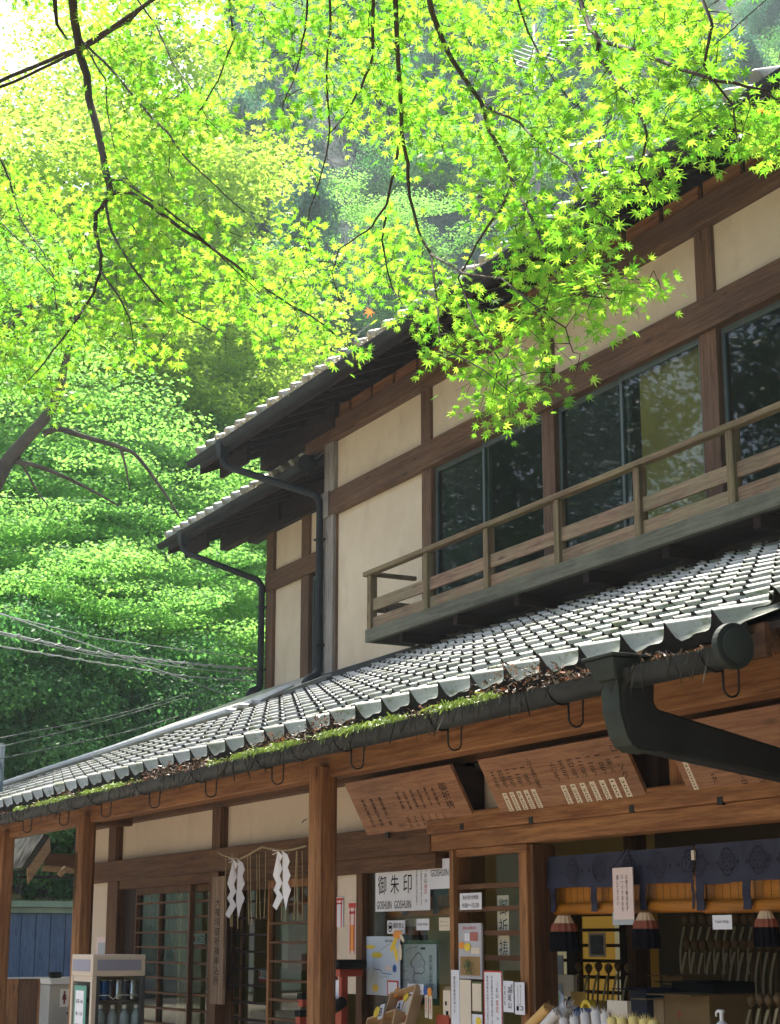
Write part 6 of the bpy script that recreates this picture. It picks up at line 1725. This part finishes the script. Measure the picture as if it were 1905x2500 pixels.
fg.add([(XT + .004, yc - .008, zc_ - .085), (XT + .004, yc + .008, zc_ - .085), (XT + .004, yc + .008, zc_ - .045), (XT + .004, yc - .008, zc_ - .045)], [(0, 1, 2, 3)])
build(fg, "woman_figure", simple("dark_red_sign", (0.16, 0.03, 0.03), .5), tp)
e = empty("litter_bin", (XT + .25, yc + .03, 0), "small black bin at the foot of the sign pillar", "bin")
zb_ = atX(160, 2478, XT + .25).z
build(MB().box(XT + .15, XT + .3, yc - .01, yc + .12, 0, zb_), "body", INK, e, bevel=.02); build(MB().box(XT + .14, XT + .31, yc - .02, yc + .13, zb_ + .002, zb_ + .02), "lid", INK, e, bevel=.008)
# small gable roof beyond the porch
XG_ = -18.5
def gp(px, py, dx=0): q = atX(px, py, XG_ + dx); return q
gr = empty("small_gate_roof", gp(110, 2100), "small timber gable roof with pale barge board seen past the porch beam", "gate roof")
BW = wood("pale_weathered_board", (0.50, 0.36, 0.22), (0.34, 0.24, 0.15), "Y", .7)
a, b_, c_, d_ = gp(68, 2120), gp(70, 2158), gp(124, 2078), gp(122, 2043)
build(MB().hexa([a, b_, b_ - Vector((.05, 0, 0)), a - Vector((.05, 0, 0)), d_, c_, c_ - Vector((.05, 0, 0)), d_ - Vector((.05, 0, 0))]), "barge_board", BW, gr)
a, d_ = gp(53, 2118), gp(108, 2036)
build(MB().hexa([a, gp(68, 2119), gp(68, 2119) - Vector((2.2, 0, 0)), a - Vector((2.2, 0, 0)), d_, gp(122, 2040), gp(122, 2040) - Vector((2.2, 0, 0)), d_ - Vector((2.2, 0, 0))]), "roof_slab", M["flash"], gr)
build(MB().beam(gp(112, 2098, -.1), gp(200, 2104, -.1), .12, .13), "tie_beam", M["brownY"], gr); build(MB().beam(gp(105, 2120, -.2), gp(200, 2128, -.2), .08, .05), "lower_beam", BW, gr)
build(MB().beam(gp(145, 2137, .05), gp(162, 2118, .05), .05, .05, (1, 0, 0)), "bracket", BW, gr); build(MB().beam(gp(45, 2141, -.3), gp(200, 2142, -.3), .04, .03), "gutter", M["gutter"], gr)
# moss on the left column
ms = MB()
for i in range(1500):
    f = rnd.random(); z = 1.5 + (2294 - (2075 + 190 * f)) / 2118 * 4.0 * .95 * (2118 / 1500) * .0 + ZY(190, 2075 + 175 * f, 3.93) if False else ZY(190, 2080 + 150 * abs(rnd.gauss(.35, .3)), 3.93)
    x = cB[0] + .06 + rnd.gauss(0, .028)
    if not (cB[0] + .004 < x < cB[1] - .03): continue
    l = rnd.uniform(.006, .014)
    ms.add([(x - .004, 3.929, z), (x + .004, 3.929, z), (x + rnd.uniform(-.005, .005), 3.929 - l, z - .004)], [(0, 1, 2)])
o = build(ms, "column_moss", mossm); tag(o, "green moss growing down the front of the left porch column", "moss", kind="stuff")

# ================================================================== moss, needles and fallen leaves in the gutters
litm = foliage_mat("dead_leaf", [(0.05, 0.03, 0.015), (0.14, 0.075, 0.035), (0.30, 0.24, 0.17), (0.42, 0.12, 0.04)], .15)
def scatter(n, f_pos, size, mat, name, label, long_=1.0, up=.0, seed=3, tcl=None):
    g_ = random.Random(seed); V_ = []; Tn = []
    for i in range(n):
        p, amp = f_pos(g_)
        if p is None: continue
        d = Vector((g_.gauss(0, 1), g_.gauss(0, .7), g_.gauss(0, .6) + up)).normalized(); q = d.cross(Vector((g_.gauss(0, 1), g_.gauss(0, 1), g_.gauss(0, 1)))).normalized()
        s = size * g_.uniform(.5, 1.4) * amp; l = s * long_
        for k in (p - q * s * .3, p + q * s * .3, p + d * l + q * s * .2 + Vector((0, 0, -l * .2 if up < 0 else .0)), p + d * l - q * s * .2): V_.append(k[:])
        t = g_.random(); Tn += [t if tcl is None else tcl(t)] * 4
    V_ = np.array(V_); c = V_.mean(0)
    me = fast_mesh(name, V_ - c, 4, np.arange(len(V_)), mat, np.array(Tn)); o = place(name, me, c); tag(o, label, "leaf litter" if "leaf" in label or "litter" in label else "moss", kind="stuff"); return o
def lit_pos(g_):
    x = g_.uniform(-19, xend); cl = math.sin(x * 3.1) + math.sin(x * 7.7 + 1) * .7 + (1.0 if x > -9.5 else -.2)
    if g_.random() > .35 + .35 * cl: return None, 1
    y = YG + g_.uniform(-.045, .075); z = ZG + .012 + g_.random() * .05 * max(.2, cl) + max(0, y - YG) * .25
    return Vector((x, y, z)), 1
scatter(8500, lit_pos, .0105, litm, "leaf_litter", "brown needles and fallen leaves heaped in the lower gutter", 1.6, .2, 3, lambda t: t * .66 if t < .93 else 1.0)
def moss_pos(g_):
    seg = g_.choice([(505, 905), (505, 905), (905, 1200), (40, 330)]); px = g_.uniform(*seg); x = XY(px, YG - RG, 1850)
    if math.sin(x * 5.3) + math.sin(x * 12.1) + g_.gauss(0, .7) < -.3: return None, 1
    y = YG - RG - .004 + g_.random() ** 1.5 * .06
    return Vector((x, y, ZG + .004 + g_.random() * .030)), 1
gmm = foliage_mat("bright_gutter_moss", [(0.10, 0.17, 0.02), (0.26, 0.36, 0.05)], .35)
scatter(9000, moss_pos, .006, gmm, "gutter_moss", "bright green moss hanging over the lip of the lower gutter", 3.6, -.7, 4)
def strand_pos(g_):
    x = g_.uniform(-14, xend)
    return Vector((x, YG - RG - .003, ZG + .006)), g_.uniform(.5, 1.5)
scatter(700, strand_pos, .004, simple("dark_strand", (0.04, 0.035, 0.02), .8), "hanging_roots", "thin dark roots and needle litter trailing over the gutter's front", 14, -2.2, 5)
def up_pos(y0, xl, xr, zz):
    def f(g_):
        x = g_.uniform(xl, xr)
        if math.sin(x * 4.1) + math.sin(x * 9.7) < .1 - (.9 if xl > -17 and -14.5 < x < -10.8 else 0): return None, 1
        return Vector((x, y0 - .065 + g_.uniform(-.05, .06), zz - .105 + g_.random() * .05)), 1
    return f
dry = foliage_mat("dry_grey_moss", [(0.20, 0.16, 0.09), (0.36, 0.33, 0.20)], .2)
scatter(3600, up_pos(6.2, xeu + .4, -8.2, zeu), .016, dry, "dry_gutter_moss", "dry greyish moss and litter along the upper eave gutter", 2.6, .2, 6)
scatter(900, up_pos(7.05, xew + .3, xc0 - .4, zew), .012, dry, "dry_gutter_moss", "dry litter along the wing roof's gutter", 2.2, .2, 7)

# ================================================================== aerial, wires, pole
ALU = simple("weathered_aluminium", (0.26, 0.28, 0.29), .5, .2, .1)
YA_ = 9.5
an = empty("roof_aerial", atY(1312, 560, YA_), "tall aluminium television aerial standing behind the upper roof", "aerial")
def A3(px, py, dy=0): return atY(px, py, YA_ + dy)
build(MB().tube([A3(1306, 60), A3(1318, 700)], .028, 8), "mast", ALU, an, smooth=True)
for (p_, q_, r_) in (((1322, 369), (1487, 345), .03), ((1258, 160), (1345, 118), .018), ((1232, 405), (1320, 398), .022), ((1195, 560), (1308, 430), .014), ((1240, 170), (1270, 150), .014)):
    build(MB().tube([A3(*p_), A3(*q_, .3)], r_, 6), "boom", ALU, an)
for i in range(7):
    c_ = Vector(A3(1262 + i * 13, 158 - i * 6.3)); build(MB().tube([c_ + Vector((-.22, -.1, .16)), c_ + Vector((.22, .1, -.16))], .010, 5), "element", ALU, an)
for i in range(9):
    c_ = Vector(A3(1395 + i * 10, 110 - i * 12)); build(MB().tube([c_ + Vector((-.2, -.1, .06)), c_ + Vector((.2, .1, -.06))], .010, 5), "element", ALU, an)
build(MB().tube([A3(1385, 120), A3(1490, -10)], .016, 6), "boom", ALU, an)
for (pa, pb, lab) in (((700, 960), (905, 790), "thin stay wire running up past the upper eave tiles"), ((585, 1232), (625, 1195), "short thin wire behind the wing roof")):
    o = build(MB().tube([atY(*pa, 8.6), atY(*pb, 8.6)], .007, 5), "stay_wire", ALU); tag(o, lab, "wire")
CABW = simple("pale_cable", (0.42, 0.45, 0.44), .5); CABD = simple("dark_cable", (0.08, 0.10, 0.09), .5)
def cable(pts, r, mat, lab, twist=0):
    P_ = []
    if pts[0][0] < 0:
        (xa_, ya_), (xb_, yb_) = pts[0], pts[1]; pts = [(xa_ - 520, ya_ - (yb_ - ya_) / (xb_ - xa_) * 520)] + pts
    n = 34
    for i in range(n + 1):
        f = i / n; k = f * (len(pts) - 1); j = min(int(k), len(pts) - 2); g_ = k - j
        px = pts[j][0] * (1 - g_) + pts[j+1][0] * g_; py = pts[j][1] * (1 - g_) + pts[j+1][1] * g_
        P_.append(atD(px, py, 17.0 + (20.2 - 17.0) * max(0, min(1, px / 620)) ))
    # smooth the kinks
    for _ in range(3): P_ = [P_[0]] + [(P_[i-1] + P_[i] * 2 + P_[i+1]) / 4 for i in range(1, n)] + [P_[-1]]
    o = build(MB().tube(P_, r, 5), "overhead_cable", mat, smooth=True)
    if twist:
        Q = []
        for i in range(n * 5 + 1):
            f = i / 5; j = min(int(f), n - 1); p = P_[j].lerp(P_[j+1], f - j); a = i * .8
            Q.append(p + Vector((0, math.cos(a), math.sin(a))) * r * 2.2)
        build(MB().tube(Q, r * .7, 4), "lashing_wire", mat, o)
    tag(o, lab, "cable", "overhead cables to the wing wall")
v2 = lambda *a: [(x * VW, y * VW) for x, y in a]
cable(v2((-40, 1312), (200, 1372), (400, 1400), (548, 1417)), .0045, CABW, "highest overhead cable, sagging towards the wing wall")
cable(v2((-40, 1306), (275, 1418), (500, 1500), (560, 1525)), .006, CABW, "straight pale cable that crosses the others diagonally")
cable(v2((-40, 1352), (200, 1405), (400, 1428), (548, 1440)), .009, CABW, "thick pale cable wrapped with a twisted lashing wire", 1)
cable(v2((-40, 1356), (200, 1412), (420, 1440), (548, 1452)), .0045, CABW, "thin pale cable running just under the thick twisted one")
cable(v2((-40, 1384), (200, 1425), (400, 1456), (548, 1466)), .005, CABW, "pale wavy cable, lowest of those that drop to the right", 1)
cable(v2((-40, 1597), (250, 1540), (480, 1470), (552, 1440)), .0045, CABD, "dark cable rising to the right, upper of the close pair")
cable(v2((-40, 1618), (200, 1560), (440, 1490), (552, 1446)), .0045, CABD, "dark cable rising to the right, lower of the close pair")
cable(v2((-40, 1642), (260, 1580), (400, 1538), (556, 1462)), .005, CABD, "lowest dark cable rising to the right over the roof's far end")
cable(v2((420, 1540), (450, 1542), (468, 1560)), .006, CABW, "short pale cable end drooping onto the lower roof")
# utility pole at the left margin
up = atD(-9, 1900, 17.2)
o = build(MB().tube([(up.x, up.y, 0), (up.x, up.y, atD(0, 1815, 17.2).z)], [.075, .07], 14), "utility_pole", simple("grey_blue_pole", (0.10, 0.14, 0.16), .6), smooth=True, base=True)
tag(o, "blue-grey utility pole at the left edge beyond the roof", "pole")
# black round lamp under the main eave at the corner
lp = atY(750, 1132, 6.75)
e = empty("round_lamp", lp, "round black lamp fitted under the upper eave at the corner", "lamp")
build(MB().disc(lp, .085, (.6, -.8, -.1), .10, 22), "housing", INK, e, bevel=.012); build(MB().tube([lp, lp + Vector((.08, .12, .10))], .02, 8), "arm", M["iron"], e)
# trees across the lane (their crowns stand in the window reflections) and unseen ones added behind the camera to darken the post faces
LF = foliage_mat("dark_evergreen_leaf", [(0.012, 0.035, 0.018), (0.035, 0.075, 0.03)], .18, [(0.03, 0.12, 0.04), (0.08, 0.24, 0.06)], .05)
for i, (x, y, s) in enumerate(((-26, -10, 1.5), (-36, -7, 1.6), (-44, -14, 1.7), (-32, -18, 1.8), (-52, -5, 1.7), (-20, -15, 1.5), (6.5, 1.5, 1.5), (6.5, -4, 1.5), (7, 7, 1.5), (6, 11, 1.3), (9, 3, 1.8))):
    far = x > 0
    e = empty("evergreen_tree", (x, y, 0), "added dark tree behind the photographer, out of view, blocking light from that side" if far else "dark evergreen tree standing across the lane from the shop", "tree", "added light-blocking trees behind the photographer" if far else "evergreens across the lane")
    k = ("broad_a", "broad_b")[i % 2]
    for (nm_, me_, z, sc_, rz) in (("crown", CR[k], (0.2 if far else 2.2 * s), s, i), ("trunk", TR[k], 2.2 * s, s, i), ("crown", CR["broad_a"], (4.2 if far else 6.0) * s, s * .9, i + 2)):
        o = place(nm_, me_, (x + (.6 if z > 4 else 0), y, z), e, (0, 0, rz), (sc_,) * 3)
        if nm_ == "crown": o.material_slots[0].link = 'OBJECT'; o.material_slots[0].material = LF
# the old maple whose grey limbs cross the left edge below the canopy
om = empty("old_leaning_maple", atD(0, 1160, 22) - Vector((0, 0, 5)), "old grey-barked maple leaning in from the left edge, its long limbs reaching right", "tree")
OB = simple("lichened_grey_bark", (0.085, 0.072, 0.055), .9, 0, .4, 3, .4)
def limb(pts, r0, r1, d=22.0, name="limb"):
    P_ = []
    for (a, b_) in zip(pts, pts[1:]):
        for k in range(4): P_.append(atD(a[0] + (b_[0] - a[0]) * k / 4, a[1] + (b_[1] - a[1]) * k / 4, d))
    P_.append(atD(*pts[-1], d)); n = len(P_)
    for _ in range(2): P_ = [P_[0]] + [(P_[i-1] + P_[i] * 2 + P_[i+1]) / 4 for i in range(1, n - 1)] + [P_[-1]]
    build(MB().tube(P_, [r0 + (r1 - r0) * i / (n - 1) for i in range(n)], 8), name, OB, om, smooth=True)
limb([(-260, 2200), (-120, 1500), (-40, 1240), (0, 1160), (25, 1115), (75, 1060), (125, 1005), (150, 940), (160, 880), (185, 800), (190, 720), (215, 640)], .13, .012, name="trunk")
limb([(105, 1060), (140, 1043), (200, 1065), (275, 1085), (330, 1105), (375, 1165), (410, 1215), (440, 1265)], .042, .012)
limb([(20, 1125), (80, 1133), (150, 1160), (230, 1200), (290, 1235)], .035, .012)
limb([(45, 1115), (65, 1150), (90, 1200), (118, 1235)], .022, .008)
limb([(295, 1095), (308, 1140), (316, 1195)], .020, .010)
limb([(0, 810), (60, 760), (110, 720), (150, 690)], .05, .015, 21.6)
limb([(-60, 850), (0, 810)], .06, .05, 21.6)
OC = [atD(px, py, 22 + dd) - om.location for px, py, dd in ((150, 900, .5), (60, 860, 1.), (300, 1040, 1.4), (10, 700, .5), (100, 640, .8), (-60, 900, 1))]
pd = [(p.x + rnd.gauss(0, .5), p.y + rnd.gauss(0, .5), p.z + rnd.gauss(0, .25), .8, .8, .14) for p in OC for _ in range(4)]
me = leaf_cloud("crown", pd, 9000, .06, F["maple_mid"], .75, .2, .8, seed=31)
place("crown", me, om.location, om)

# ================================================================== the hazy air of the valley
hz_ = bpy.data.materials.new("valley_haze"); hz_.use_nodes = True; nt = hz_.node_tree
for n_ in list(nt.nodes): nt.nodes.remove(n_)
out = nt.nodes.new("ShaderNodeOutputMaterial"); pv = nt.nodes.new("ShaderNodeVolumePrincipled")
pv.inputs["Color"].default_value = (0.80, 0.92, 1.0, 1); pv.inputs["Density"].default_value = .0006; pv.inputs["Anisotropy"].default_value = .3
nt.links.new(pv.outputs[0], out.inputs["Volume"])
o = build(MB().box(-190, 60, -110, 190, -2, 115), "haze", hz_); tag(o, kind="stuff")
